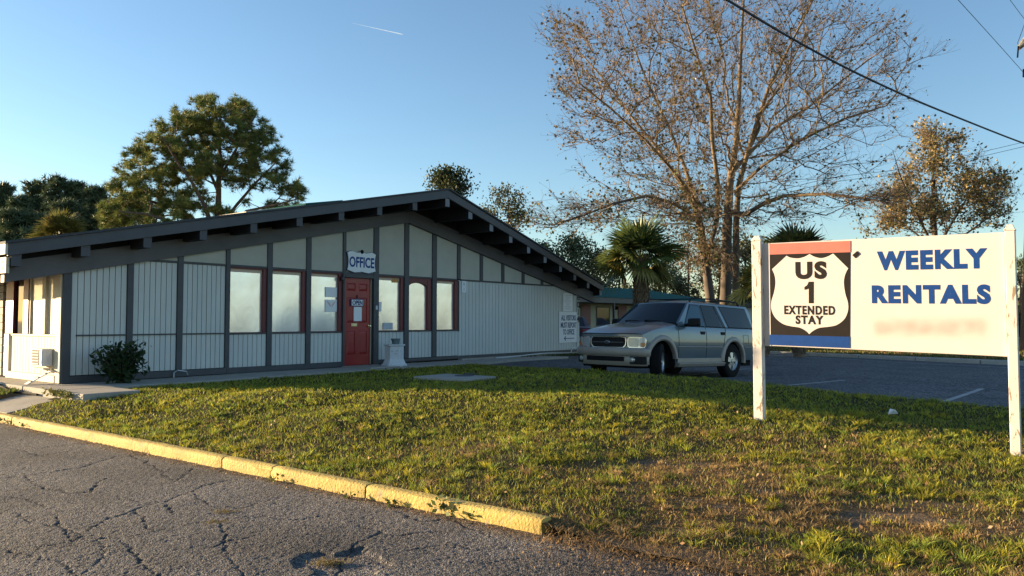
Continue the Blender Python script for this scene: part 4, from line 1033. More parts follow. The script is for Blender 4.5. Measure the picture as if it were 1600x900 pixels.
# ================================================================== SUV
TH = radians(45.0)
M['bodypaint'] = paint('dusty blue grey car paint', (.095,.135,.165), .30, .08, 2, .02, 200, metal=.3, coat=.6)
M['clad'] = paint('tan bumper and cladding paint', (.30,.265,.23), .45, .08, 3, .05, 120, metal=.2)
M['glassblue'] = glass_mat('side glass with sky reflection tint', (.035,.09,.13), .05)  # blue base colour stands in for sky reflected in the front door pane
M['chrome'] = paint('chrome', (.6,.62,.65), .2, .05, 4, 0, metal=1)
M['silver'] = paint('silver alloy', (.5,.51,.52), .35, .08, 6, .02, metal=.8)
M['lens'] = paint('headlamp lens', (.33,.37,.38), .15, .15, 14, .25, 60, metal=.35, coat=1)
M['amber'] = paint('amber lens', (.5,.14,.03), .2, .1, 8, .1, 60, coat=1)
M['redlens'] = paint('red lens', (.4,.02,.02), .2, .1, 8, .1, 60, coat=1)
M['blackplastic'] = paint('black plastic', (.010,.010,.011), .6, .1, 5, .05, 100, spec=.2)
RLw = Vector((5.03, 17.5, .15)); Fv = Vector((-sin(TH), -cos(TH), 0)); Lv = Vector((cos(TH), -sin(TH), 0))
o_ = Vector((4.42, 18.2, .145))
SUV = empty('parked_suv', 'grey blue four door SUV with tan bumper and cladding parked nose towards the office', 'car', o_, math.atan2(Fv.y, Fv.x))
SUV.rotation_euler = (0, -.028, math.atan2(Fv.y, Fv.x))
ip = lambda x, xs, ys: float(np.interp(x, xs, ys))
WB, RW = 2.83, .385
def planw(x): return 1-(.10*max(0,(x-2.7)/.75)**2)-(.06*max(0,(-.75-x)/.45)**2)
def halfw(x, z): return ip(z, [.30,.45,.62,.80,.98,1.08,1.13],[.845,.868,.885,.890,.875,.857,.835])*planw(x)
def hoodz(x): return ip(x, [2.2,2.4,2.8,3.15,3.35,3.5],[1.195,1.175,1.125,1.055,.99,.935])
xs = sorted(set([round(v, 3) for v in list(np.linspace(-1.17, 3.42, 38))+[c+.455*cos(a) for c in (0, WB) for a in np.linspace(0, pi, 15)]]))
def xfront(y): return 3.50-.10*(abs(y)/.8)**2.6
rows = []
for x in xs:
    zb = .33 if x < 2.9 else .42
    if x < -.5: zb = .40
    for c in (0, WB):
        d = abs(x-c)
        if d < .456: zb = max(zb, .385+sqrt(max(0, .455**2-d*d)))
    top = 1.13 if x < 2.15 else (1.13+(hoodz(x)-.035-1.13)*min(1,(x-2.15)/.15))
    r = []
    for k in range(13):
        t = k/12; z = zb+(top-zb)*t
        r.append((x, z))
    rows.append(r)
for sg, nm in ((1,'l'),(-1,'r')):
    mb = MB(); mb.grid([[(x, sg*halfw(x, z), z) for x, z in r] for r in rows]); mb.build('body_side', M['bodypaint'], SUV, smooth='all')
# hood
G = []
for i in range(13):
    u = i/12; row = []
    for j in range(25):
        yy = -1+2*j/24; xx = 2.28+(xfront(yy*.8)-2.28-.01)*u
        hw = halfw(xx, hoodz(xx)-.035)-.0; e = abs(yy)
        z = hoodz(xx)-.035+.035*(1-e**6)+.028*(1-e**2)*(1-.5*u)+(.012 if .35 < e < .62 else 0)*(1-u)
        row.append((xx, yy*hw, z))
    G.append(row)
mb = MB(); mb.grid(G); mb.build('hood', M['bodypaint'], SUV, smooth='all')
# front face behind grille
G = []
for j in range(21):
    yy = -.79+1.58*j/20; G.append([(xfront(yy)-.012-.0*k, yy, z) for k, z in enumerate((.55,.65,.75,.85,hoodz(3.48)-.005))])
mb = MB(); mb.grid(G); mb.build('front_panel', M['bodypaint'], SUV, smooth='all')
def face_patch(name, poly, out, mat, parent=SUV, th=.02):
    """a raised patch on the curved nose from (y, z) outline"""
    n = len(poly); mb = MB(); c = (sum(p[0] for p in poly)/n, sum(p[1] for p in poly)/n)
    vs = [(xfront(y_)+out, y_, z_) for y_, z_ in poly]+[(xfront(y_)+out-th, y_, z_) for y_, z_ in poly]+[(xfront(c[0])+out, *c)]
    fs = [(i, (i+1) % n, 2*n) for i in range(n)]+[(i, i+n, (i+1) % n+n, (i+1) % n) for i in range(n)]
    mb.add(vs, fs); return mb.build(name, M[mat] if isinstance(mat, str) else mat, parent, smooth=True)
def rrect(y0, y1, z0, z1, r=.05, skew=0, n=5):
    out = []
    for cx_, cz_, a0 in ((y1-r,z1-r,0),(y0+r,z1-r,90),(y0+r,z0+r,180),(y1-r,z0+r,270)):
        for k in range(n+1):
            a = radians(a0+90*k/n); yy, zz_ = cx_+r*cos(a), cz_+r*sin(a); out.append((yy+skew*(zz_-z0)*(1 if yy > 0 else -1), zz_))
    return out
gr = face_patch('grille_surround', rrect(-.44,.44,.655,.895,.09,.12), .012, 'chrome')
gi_ = face_patch('grille', rrect(-.415,.415,.675,.872,.075,.12), .017, 'blackplastic')
for z in (.725,.82): face_patch('grille_bar', [(-.40,z-.006),(.40,z-.006),(.40,z+.006),(-.40,z+.006)], .022, 'blackplastic', gi_)
mb = MB(); G = [[(xfront(yy)+.024, yy, .772+dz) for dz in (-.012,.012)] for yy in np.linspace(-.40,.40,9)]; mb.grid(G); mb.build('grille_bar', M['trim'], gi_)
mb = MB(); mb.lathe([(0,.012),(.05,.010),(.072,.0)], 20, 'x', (xfront(0)+.024, 0, .772)); em = mb.build('emblem', M['trim'], SUV, smooth=True)
for v_ in em.data.vertices: v_.co.z = .772+(v_.co.z-.772)*.48
mb = MB(); mb.lathe([(.060,.0085),(.066,.006),(.068,.0)], 20, 'x', (xfront(0)+.024, 0, .772)); em2 = mb.build('emblem_ring', M['chrome'], SUV, smooth=True)
for v_ in em2.data.vertices: v_.co.z = .772+(v_.co.z-.772)*.5
def sidex(y_):   # lamp wraps round the corner
    return xfront(min(.8, abs(y_)))
for sg in (1, -1):
    hb = face_patch('headlight', [(sg*a, b) for a, b in rrect(.475,.855,.665,.885,.06)], .004, 'chrome')
    face_patch('lens', [(sg*a, b) for a, b in rrect(.495,.715,.685,.865,.04)], .012, 'lens', hb)
    face_patch('lens', [(sg*a, b) for a, b in rrect(.725,.845,.685,.865,.04)], .010, 'silver', hb)
    face_patch('turn_signal', [(sg*a, b) for a, b in rrect(.755,.848,.690,.775,.03)], .016, 'amber', hb)
# bumper front: path round the nose
def bpath(u):
    pts = [(3.29,.885),(3.35,.875),(3.43,.83),(3.51,.74),(3.575,.56),(3.61,.3),(3.62,0)]
    L = pts+[(x,-y_) for x, y_ in pts[-2::-1]]; t = u*(len(L)-1); i = min(int(t), len(L)-2); f = t-i
    return L[i][0]*(1-f)+L[i+1][0]*f, L[i][1]*(1-f)+L[i+1][1]*f
def loft(prof, name, mat, u0=0, u1=1, n=48, parent=SUV, keep=None):
    G = []
    for i in range(n+1):
        u = u0+(u1-u0)*i/n; x, yy = bpath(u); x2, y2 = bpath(min(1, u+.01)); x1_, y1_ = bpath(max(0, u-.01))
        d = Vector((x2-x1_, y2-y1_)).normalized(); nrm = Vector((-d.y, d.x))
        if nrm.x*1+nrm.y*(1 if yy > 0 else -1) < 0: nrm = -nrm
        G.append([(x+nrm.x*o, yy+nrm.y*o, z) for o, z in prof])
    mb = MB(); mb.grid(G); return mb.build(name, M[mat], parent, smooth=True)
bp_ = loft([(-.10,.665),(-.02,.668),(.015,.655),(.03,.63),(.03,.53),(.018,.51),(-.005,.505),(-.10,.505)], 'front_bumper', 'clad')
loft([(-.012,.504),(-.005,.49),(-.005,.37),(-.03,.31),(-.12,.30)], 'valance', 'clad', .03, .97, parent=bp_)
loft([(.0,.49),(.003,.485),(.003,.395),(.0,.39)], 'air_opening', 'dark', .36, .64, parent=bp_)
for z0, z1 in ((.49,.498),(.383,.392)): loft([(.0,z0),(.012,z0),(.012,z1),(.0,z1)], 'opening_trim', 'clad', .35, .65, parent=bp_)
for u0, u1 in ((.10,.315),(.685,.90)): loft([(.0,.495),(.004,.49),(.004,.35),(.0,.345)], 'corner_insert', 'blackplastic', u0, u1, 12, parent=bp_)
for sg in (1,-1):
    x, yy = bpath(.5-sg*.205); mb = MB(); mb.lathe([(0,.03),(.045,.025),(.055,.0),(.06,-.02)], 16, 'x', (x+.0, yy, .43)); mb.build('fog_light', M['lens'], bp_, smooth=True)
# greenhouse
def gy(z): return ip(z, [1.10,1.15,1.64,1.69],[.845,.835,.69,.64])
Axb, Axt = 2.26, 1.60     # A pillar foot and top
def roofz(x): return ip(x, [-1.08,-.9,0,1.0,1.5,1.66],[1.63,1.665,1.705,1.71,1.69,1.655])
def rear_x(z): return ip(z, [.4,.9,1.13,1.60,1.66],[-1.19,-1.20,-1.17,-1.00,-.97])
for sg in (1,-1):
    mb = MB(); G = []
    for i in range(21):
        t = i/20; row = []
        for j in range(9):
            u = j/8; z = 1.125+(.53)*u; xa = Axb+(Axt-Axb)*u; xb = rear_x(z)+.0
            x = xb+(xa-xb)*t; pw_ = planw(x) if x < -.7 else 1-.012*max(0, (x-1.5))
            row.append((x, sg*gy(z)*pw_, z))
        G.append(row)
    mb.grid(G); mb.build('window_frame', M['bodypaint'], SUV, smooth='all')
    def pane(name, poly, off, mat, parent=SUV):
        n = len(poly); sub = []
        for i in range(n):
            a, b = poly[i], poly[(i+1) % n]
            for k in range(4): sub.append((a[0]+(b[0]-a[0])*k/4, a[1]+(b[1]-a[1])*k/4))
        cx_ = sum(p[0] for p in sub)/len(sub); cz_ = sum(p[1] for p in sub)/len(sub)
        f = lambda x, z: (x, sg*(gy(z)*(planw(x) if x < -.7 else 1-.012*max(0, (x-1.5)))+off), z)
        mb = MB(); m_ = len(sub); vs = [f(*p) for p in sub]+[f((p[0]+cx_)/2, (p[1]+cz_)/2) for p in sub]+[f(cx_, cz_)]
        fs = [(i, (i+1) % m_, m_+(i+1) % m_, m_+i) for i in range(m_)]+[(m_+i, m_+(i+1) % m_, 2*m_) for i in range(m_)]
        mb.add(vs, fs); return mb.build(name, M[mat], parent, smooth='all')
    W_ = [[(1.98,1.15),(1.20,1.15),(1.22,1.60),(1.56,1.60)],
          [(1.10,1.15),(.46,1.15),(.64,1.60),(1.13,1.60)],
          [(.41,1.15),(.29,1.15),(.50,1.60),(.59,1.60)],
          [(.13,1.15),(-.98,1.15),(-.82,1.59),(.36,1.60)]]
    for k, pl in enumerate(W_):
        cx_ = sum(p[0] for p in pl)/4; cz_ = sum(p[1] for p in pl)/4
        g_ = pane('window_gasket', [(cx_+(x-cx_)*1.0+(.018 if x > cx_ else -.018), z+(.018 if z > cz_ else -.02)) for x, z in pl], .004, 'blackplastic')
        pane('side_window', pl, .008, 'glassblue' if k == 0 else 'glass')
# windshield + front pillars
def ws(u, v_):   # u -1..1 across, v_ 0 bottom 1 top
    hw = .80+(.645-.80)*v_; x = (2.27+(1.60-2.27)*v_)-(.13-.05*v_)*abs(u)**2.2*.9; z = 1.185+(1.655-1.185)*v_+.014*(1-u*u)
    return x, u*hw, z
mb = MB(); mb.grid([[ws(-1+2*i/16, j/8) for j in range(9)] for i in range(17)]); mb.build('windshield_frame', M['bodypaint'], SUV, smooth='all')
def off(p, d): return (p[0]+d*.55, p[1], p[2]+d*.83)
mb = MB(); mb.grid([[off(ws((-1+2*i/16)*.935, .02+j/8*.93), .006) for j in range(9)] for i in range(17)]); mb.build('windshield', M['glass'], SUV, smooth='all')
mb = MB(); mb.grid([[off(ws((-1+2*i/16)*.96, -.035+j*.04), .010) for j in range(2)] for i in range(17)]); mb.build('cowl', M['blackplastic'], SUV, smooth='all')
for u in (-.15,.55):
    a, b = Vector(off(ws(u,.03),.03)), Vector(off(ws(u-.55,.08),.016)); mb = MB(); mb.tube([a,(a+b)/2+Vector((.01,0,.012)),b], .011, 5); mb.build('wiper', M['blackplastic'], SUV)
mb = MB(); mb.lathe([(0,-.01),(.17,-.01),(.19,0),(.17,.012)], 20, 'x', (1.75,.38,1.13)); 
# roof
G = []
for i in range(16):
    x = -1.02+(1.62+1.02)*i/15; row = []
    for j in range(17):
        u = -1+2*j/16; hw = .675*(planw(x) if x < -.7 else 1); row.append((x-(.05*u*u if x > 1.4 else 0), u*hw, roofz(x)-.055+.075*(1-abs(u)**3.2)*(1 if -.95 < x < 1.55 else .6)))
    G.append(row)
mb = MB(); mb.grid(G); mb.build('roof', M['bodypaint'], SUV, smooth='all')
# tailgate
mb = MB(); G = []
for j in range(9):
    u = -1+2*j/8; G.append([(rear_x(z)-.0, u*(halfw(-1.1, z) if z < 1.13 else gy(z)*planw(-1.05)), z) for z in (.42,.7,.95,1.13,1.3,1.6)])
mb.grid(G); mb.build('tailgate', M['bodypaint'], SUV, smooth='all')
mb = MB(); G = [[(rear_x(z)-.008, u*gy(z)*.88, z) for z in (1.15,1.35,1.56)] for u in np.linspace(-1,1,7)]; mb.grid(G); mb.build('rear_window', M['glass'], SUV, smooth='all')
for sg in (1,-1):
    mb = MB(); mb.box(-1.205,-1.12,sg*.80-.055,sg*.80+.055,.78,1.08); mb.build('tail_light', M['redlens'], SUV, bevel=.015)
    # door seams, handles, moulding
    def seam(pts, r_=.006, mat='dark', name='door_seam', o=.001):
        mb = MB(); pp_ = []
        for (x0,z0),(x1,z1) in zip(pts[:-1], pts[1:]):
            for k in range(6): t = k/6; pp_.append((x0+(x1-x0)*t, z0+(z1-z0)*t))
        pp_.append(pts[-1]); mb.tube([(x, sg*((halfw(x,z) if z < 1.13 else gy(z))+o), z) for x, z in pp_], r_, 4); mb.build(name, M[mat], SUV)
    seam([(2.24,1.12),(2.26,.42),(1.17,.42),(1.15,1.12)]); seam([(1.15,.42),(.50,.42),(.44,.70),(.40,.85),(.30,1.12)]); seam([(1.15,1.12),(1.175,1.60)]); seam([(-.70,.98),(-.46,.98),(-.46,.80),(-.70,.80),(-.70,.98)], .004)
    seam([(2.30,.695),(.46,.695)], .016, 'clad', 'side_moulding', .004); seam([(-.50,.695),(-1.1,.695)], .016, 'clad', 'side_moulding', .004)
    seam([(2.32,1.135),(-1.05,1.135)], .008, 'blackplastic', 'belt_moulding', .004)
    for x in (1.30,.45):
        mb = MB(); yy = halfw(x,1.0); mb.box(x-.09,x+.09,sg*yy-.004,sg*yy+.006,.965,1.035); mb.box(x-.075,x+.06,sg*(yy+.016)-.010,sg*(yy+.016)+.010,1.0,1.025); mb.build('door_handle', M['blackplastic'], SUV, bevel=.006)
    # mirror
    mr_ = MB(); mr_.hexa([(1.95,sg*.90,1.13),(1.82,sg*.90,1.13),(1.82,sg*1.15,1.14),(1.90,sg*1.15,1.15),(1.96,sg*.90,1.29),(1.82,sg*.90,1.31),(1.82,sg*1.14,1.31),(1.90,sg*1.14,1.295)]); mr_.hexa([(1.95,sg*.83,1.13),(1.85,sg*.83,1.13),(1.85,sg*.92,1.14),(1.95,sg*.92,1.14),(1.95,sg*.82,1.19),(1.85,sg*.82,1.19),(1.85,sg*.92,1.20),(1.95,sg*.92,1.20)])
    mr_.build('wing_mirror', M['blackplastic'], SUV, bevel=.025)
    # flares
    for c, a0, a1 in ((WB,-8,172),(0,0,188)):
        G = []
        for i in range(25):
            a = radians(a0+(a1-a0)*i/24); row = []
            for rr_, o in ((.440,-.05),(.440,.022),(.452,.036),(.50,.034),(.545,.012),(.552,-.01)):
                x = c+rr_*cos(a); z = .385+rr_*sin(a)*(1.0); z = max(z, .34); row.append((x, sg*(.885*planw(min(x, 3.25))+o), z))
            G.append(row)
        mb = MB(); mb.grid(G); mb.build('fender_flare', M['clad'], SUV, smooth='all')
        mb = MB(); G = [[(c+.45*cos(a), sg*(.88-.5*k), .385+.45*sin(a)) for k in (0,1)] for a in np.linspace(-.2, pi+.2, 15)]; mb.grid(G)
        G = [[(c+.45*q*cos(a), sg*.38, .385+.45*q*sin(a)) for q in (0,1)] for a in np.linspace(0, pi, 9)]; mb.grid(G); mb.build('wheel_well', M['dark'], SUV)
    mb = MB(); mb.hexa([(.47,sg*.80,.27),(2.33,sg*.80,.27),(2.33,sg*.93,.28),(.47,sg*.93,.28),(.47,sg*.85,.385),(2.33,sg*.85,.385),(2.33,sg*.965,.36),(.47,sg*.965,.36)]); mb.build('running_board', M['clad'], SUV, bevel=.015)
    mb = MB(); mb.box(.48,2.30,sg*.88-.012,sg*.88+.012,.37,.46); mb.build('sill_cladding', M['clad'], SUV, bevel=.008)
    mb = MB(); mb.tube([(1.35,sg*.56,roofz(1.3)-.01),(1.25,sg*.56,1.765),(.3,sg*.555,1.785),(-.75,sg*.54,1.75),(-.88,sg*.54,1.64)], .017, 6); mb.build('roof_rail', M['blackplastic'], SUV, smooth=True)
for x in (.9,-.4): mb = MB(); mb.tube([(x,-.56,1.77),(x,.56,1.77)], .014, 6); mb.build('cross_bar', M['blackplastic'], SUV)
mb = MB(); mb.box(-1.30,-1.16,-.86,.86,.42,.64); mb.build('rear_bumper', M['clad'], SUV, bevel=.03)
mb = MB(); mb.box(-1.1,3.4,-.72,.72,.26,.55); mb.build('chassis', M['dark'], SUV)
def wheel(x, yy, sg, steer=0):
    e = bpy.data.objects.new('wheel', None); COL.objects.link(e); e.parent = SUV; e.location = (x, yy, RW); e.rotation_euler = (0,0,steer)
    s = sg; mb = MB(); mb.lathe([(.21,-.11*s),(.30,-.122*s),(.362,-.11*s),(RW,-.085*s),(RW+.002,0),(RW,.085*s),(.362,.11*s),(.30,.122*s),(.21,.11*s)], 36, 'y'); mb.build('tyre', M['dark'], e, smooth=True)
    for k in range(-2, 3):
        pass
    mb = MB(); mb.lathe([(.215,.112*s),(.205,.10*s),(.185,.06*s),(.18,-.08*s)], 30, 'y'); mb.build('rim', M['silver'], e, smooth=True)
    mb = MB(); mb.lathe([(0,.02*s),(.17,.02*s)], 24, 'y'); mb.build('brake_disc', M['dark'], e)
    mb = MB()
    for k in range(5):
        a = 2*pi*k/5+.3; c, q = cos(a), sin(a); w0, w1 = .035, .075
        P_ = []
        for yy_ in (.045*s, .092*s):
            for rr_, w in ((.05,w0),(.205,w1)):
                P_ += [(c*rr_-q*w, yy_-(0.012*s if rr_ > .1 else 0), q*rr_+c*w), (c*rr_+q*w, yy_-(0.012*s if rr_ > .1 else 0), q*rr_-c*w)]
        mb.add(P_, [(0,1,3,2),(4,6,7,5),(0,2,6,4),(1,5,7,3),(2,3,7,6)])
    mb.lathe([(.0,.108*s),(.035,.106*s),(.045,.09*s),(.075,.088*s),(.08,.05*s)], 16, 'y'); mb.build('spokes', M['silver'], e, smooth=True)
wheel(0,.76,1); wheel(0,-.76,-1); wheel(WB,.75,1,radians(27)); wheel(WB,-.75,-1,radians(27))

# ================================================================== DISTANT CARS, MOTEL WING
def sedan(e, paintm, L=4.6, Wd=1.78):
    zt = [(-2.3,.62),(-2.25,.95),(-1.55,1.02),(-.9,1.40),(.3,1.42),(1.0,1.02),(2.0,.90),(2.3,.62)]
    G = []
    for i in range(47):
        x = -2.3+4.6*i/46; row = []
        top = ip(x, [p[0] for p in zt], [p[1] for p in zt]); belt = min(top-.02, .95); k = 1-.10*(abs(x)/2.3)**4
        cab = max(0, top-1.0)
        for j, (f, z) in enumerate(((1,.28),(1.02,.5),(1.02,.75),(.97,belt),(.97-.42*cab,(belt+top)/2+.01),(.95-.6*cab if cab > 0 else .9,top-.01),(.5,top+.015),(0,top+.025))): row.append((x, Wd/2*k*f, z))
        G.append(row)
    full = [[*r, *[(x,-y_,z) for x, y_, z in r[-2::-1]]] for r in G]
    mb = MB(); mb.grid(full); k = len(full[0]); mb.add(full[0], [tuple(range(k))]); mb.add(full[-1], [tuple(range(k-1,-1,-1))]); mb.build('body', M[paintm], e, smooth='all')
    for sg in (1,-1):
        mb = MB(); mb.prism([(-1.35,1.0),(.85,1.0),(.30,1.34),(-.80,1.34)], -.001, .001); o = mb.build('side_window', M['glass'], e); o.location = (0, sg*.80, 0); o.rotation_euler = (sg*radians(22), 0, 0); o.location = (0, sg*1.17, .08)
        mb = MB(); mb.box(-2.31,-2.12,sg*.66-.17,sg*.66+.17,.72,.90); mb.build('tail_light', M['redlens'], e, bevel=.02)
        for x in (-1.4,1.4):
            mb = MB(); mb.lathe([(0,.09*sg),(.2,.1*sg),(.31,.08*sg),(.32,0),(.31,-.1*sg),(0,-.1*sg)], 20, 'y', (x, sg*.80, .32)); mb.build('wheel', M['dark'], e)
    mb = MB(); mb.add([(-1.62,-.62,1.03),(-1.62,.62,1.03),(-.96,.52,1.395),(-.96,-.52,1.395)],[(0,1,2,3)]); mb.build('rear_window', M['glass'], e)
    mb = MB(); mb.box(-2.325,-2.29,-.26,.26,.74,.86); mb.build('number_plate', M['white'], e)
    mb = MB(); mb.box(-2.36,-2.2,-.86,.86,.36,.58); mb.build('rear_bumper', M[paintm], e, bevel=.03)
M['maroon'] = paint('dark red car paint', (.030,.008,.014), .45, .1, 2, 0, metal=.1, coat=.15)
M['whitecar'] = paint('white car paint', (.5,.5,.5), .3, .1, 2, 0, coat=.8)
p = at(903, 505, 33); e = empty('parked_sedan', 'dark red sedan seen from behind between the office corner and the SUV hood', 'car', (p.x-.35, 33, .2), radians(86)); sedan(e, 'maroon')
p = at(1172, 500, 44); e = empty('parked_sedan', 'pale car far behind the SUV tail beside the left sign post', 'car', (p.x+.6, 44, .2), radians(160)); sedan(e, 'whitecar')

MW = empty('motel_wing', 'long low motel wing with teal roof and red doors behind the office', 'building', (at(880,500,38).x, 38, .2), math.atan2(DY, DX))
LW = 17.0
mb = MB(); mb.box(-6, LW, .0, 6, 0, 2.35); mb.build('wall', paint('pale green cream wall', (.36,.37,.28), .8, .08, 2, .2), MW)
mb = MB(); mb.box(-6.5, LW+.8, -1.3, -1.25, 2.15, 2.42); mb.build('fascia', M['fascia'], MW)
mb = MB(); mb.box(-6.5, LW+.8, -1.25, .0, 2.33, 2.40); mb.build('soffit', M['fascia'], MW)
mb = MB(); mb.hexa([(-6.5,-1.35,2.42),(LW+.9,-1.35,2.42),(LW+.9,7.3,2.42),(-6.5,7.3,2.42),(-6.5,2.9,3.30),(LW-2.6,2.9,3.30),(LW-2.6,3.1,3.30),(-6.5,3.1,3.30)]); mb.build('roof', M['teal'], MW)
for x in (1.6, 5.4, 9.2, 13.0):
    mb = MB(); mb.box(x, x+.92, -.04, .0, .02, 2.08); d = mb.build('door', M['red'], MW)
    mb = MB(); mb.lathe([(0,-.06),(.03,-.05),(.03,0)], 8, 'y', (x+.83,-.04,1.0)); mb.build('handle', M['brass'], d)
    mb = MB(); mb.box(x+1.5, x+2.9, -.03, .0, .95, 2.0); f = mb.build('window', M['trim'], MW)
    mb = MB(); mb.box(x+1.56, x+2.84, -.035, -.0305, 1.01, 1.94); mb.build('pane', M['glass'], f)
    mb = MB(); mb.tube([(x-.4,0,1.95),(x-.4,-.1,2.0)], .02, 5); mb.lathe([(.04,0),(.09,.05),(.09,.16),(.03,.22)], 8, 'z', (x-.4,-.13,1.84)); mb.build('wall_lamp', M['dark'], MW)
    mb = MB(); mb.box(x+1.15, x+1.24, -1.3, -1.2, 0, 2.15); mb.build('porch_post', M['trim'], MW)
e = empty('garden_shed', 'small white outbuilding with dark flat roof far behind the SUV tail', 'shed', (at(1150,490,50).x, 50, .2), .1)
mb = MB(); mb.box(-1.2, 4, 0, 4, 0, 2.1); mb.build('wall', M['stucco'], e); mb = MB(); mb.box(-1.6, 4.4, -.5, 4.5, 2.1, 2.5); mb.build('roof', M['shingle'], e)
mb = MB(); mb.box(1.5,2.4,-.03,0,0,1.95); mb.build('door', M['trim'], e)

# ================================================================== POLE, CABLES, CONTRAIL
pb = at(1591, 521, 30); pt = at(1616, -60, 30)
e = empty('utility_pole', 'reddish brown leaning utility pole at the right edge behind the sign post', 'utility pole', (pb.x+.25, 30, .2))
top = Vector((pt.x-pb.x, 0, pt.z-.2)); 
mb = MB(); mb.tube([(0,0,-.1),top*.3,top*.6,top], [.20,.185,.17,.15], 12); mb.build('pole', M['wood'], e, smooth=True)
def pl(px, py, dy=0): q = at(px, py, 30); return Vector((q.x-pb.x-.25, dy, q.z-.2))
a, b = pl(1586,80,-.25), pl(1612,60,-.1)
mb = MB(); mb.tube([a, b], .05, 6); mb.build('bracket', M['wood'], e)
mb = MB(); mb.tube([pl(1584,77,-.3), pl(1590,72,-.3), pl(1600,60,-.3)], [.05,.12,.12], 8); mb.build('cutout_fuse', M['cream'], e)
mb = MB(); mb.tube([pl(1583.5,76,-.3), pl(1582,94,-.3)], .03, 5); mb.build('fuse_tube', M['dark'], e)
mb = MB(); mb.tube([pl(1597,30,-.3), pl(1588,55,-.32), pl(1582,72,-.3), pl(1585,76,-.3)], .012, 4); mb.build('jumper_wire', M['wire'], e)
mb = MB(); mb.tube([pl(1592.5,112,-.3), pl(1592.5,124,-.3)], [.055,.06], 8); mb.tube([pl(1592.5,122,-.3), pl(1601,123,-.1)], .025, 5); mb.tube([pl(1592.5,112,-.3), pl(1594,101,-.3), pl(1600,97,-.3)], .012, 4); mb.build('arrester', M['dark'], e)
mb = MB(); mb.tube([pl(1599.5,125,-.4), pl(1598.5,158,-.4)], .14, 12); mb.build('transformer_tank', M['stucco'], e, smooth=True); mb = MB(); mb.tube([pl(1598.5,158,-.4), pl(1597.5,175,-.4)], .13, 12); mb.build('tank_base', M['blackplastic'], e)
# second pole piece: pale ground wire guard
mb = MB(); mb.tube([pl(1589,416,-.26), pl(1587,470,-.27), pl(1586,488,-.27)], .025, 5); mb.build('conduit', M['wood'], e)
def cable(name, label, P, rad_, group=None):
    pts = []; P = [Vector(p) for p in P]
    for i in range(len(P)-1):
        p0, p1, p2, p3 = P[max(0,i-1)], P[i], P[i+1], P[min(len(P)-1, i+2)]
        for j in range(8):
            t = j/8; pts.append(.5*((2*p1)+(-p0+p2)*t+(2*p0-5*p1+4*p2-p3)*t*t+(-p0+3*p1-3*p2+p3)*t**3))
    pts.append(P[-1]); mb = MB(); mb.tube(pts, rad_, 6); o = mb.build(name, M['wire'], smooth=True)
    setp(o, label, 'cable', group); return o
cable('power_cable', 'thick black cable sagging across the upper right sky in front of the big tree', [at(1040,-55,12.5), at(1133,-2,14), at(1225,53,15.5), at(1320,105,17), at(1420,152,19), at(1500,185,21), at(1600,224,24), at(1680,250,26)], .024)
cable('power_cable', 'thin black wire slanting down to the top of the utility pole at the right edge', [at(1470,-30,22), at(1540,47,25), at(1583,95,28), at(1640,160,32)], .010)
cable('power_cable', 'short thin wire entering at the top right corner of the sky', [at(1560,-25,22), at(1597,25,30), at(1640,80,36)], .010)
for k, (y0, y1) in enumerate(((344,322),(350,329))):
    cable('power_cable', ['upper of two faint distant wires behind the crown of the big tree', 'lower of two faint distant wires behind the crown of the big tree'][k], [at(770,y0+3,52), at(930,y0-2,52), at(1100,y0-18,52), at(1290,y1-42,52), at(1420,y1-60,52), at(1600,y1-100,52), at(1700,y1-125,52)], .016)
# contrail: long thin cone of ice cloud; added glow stands in for sunlight
m, n, p_ = new_mat('contrail ice cloud with added glow'); p_.inputs['Base Color'].default_value = (.95,.95,.95,1); p_.inputs['Roughness'].default_value = 1; p_.inputs['Emission Color'].default_value = (.80,.90,1,1); p_.inputs['Emission Strength'].default_value = .17
a, b = at(550, 36, 7000), at(630, 54, 7000); mb = MB()
mb.tube([a, a.lerp(b,.3), a.lerp(b,.6), a.lerp(b,.95), b], [.5,1.6,3.2,5.0,1.5], 8); o = mb.build('contrail', m, smooth=True); setp(o, 'short white contrail streak high in the clear blue sky', 'contrail')

# ================================================================== TREES
def tubes(segs, n=4):
    """segs: list of (p0, p1, r0, r1); numpy-built tapered tubes"""
    A = np.array([s[0] for s in segs], float); B_ = np.array([s[1] for s in segs], float); r0 = np.array([s[2] for s in segs]); r1 = np.array([s[3] for s in segs])
    d = B_-A; L = np.linalg.norm(d, axis=1)[:,None]+1e-9; d = d/L
    u = np.where(np.abs(d[:,2:3]) < .9, np.array([[0,0,1.]]), np.array([[1.,0,0]])); a = np.cross(d, u); a /= np.linalg.norm(a, axis=1)[:,None]; b = np.cross(d, a)
    V = np.zeros((len(A), 2*n, 3))
    for k in range(n):
        t = 2*pi*k/n; q = a*cos(t)+b*sin(t); V[:,k] = A+q*r0[:,None]; V[:,n+k] = B_+d*r1[:,None]*.3+q*r1[:,None]
    F = np.array([[k,(k+1) % n, n+(k+1) % n, n+k] for k in range(n)])
    return V.reshape(-1,3), ((np.arange(len(A))*2*n)[:,None,None]+F[None]).reshape(-1,4)
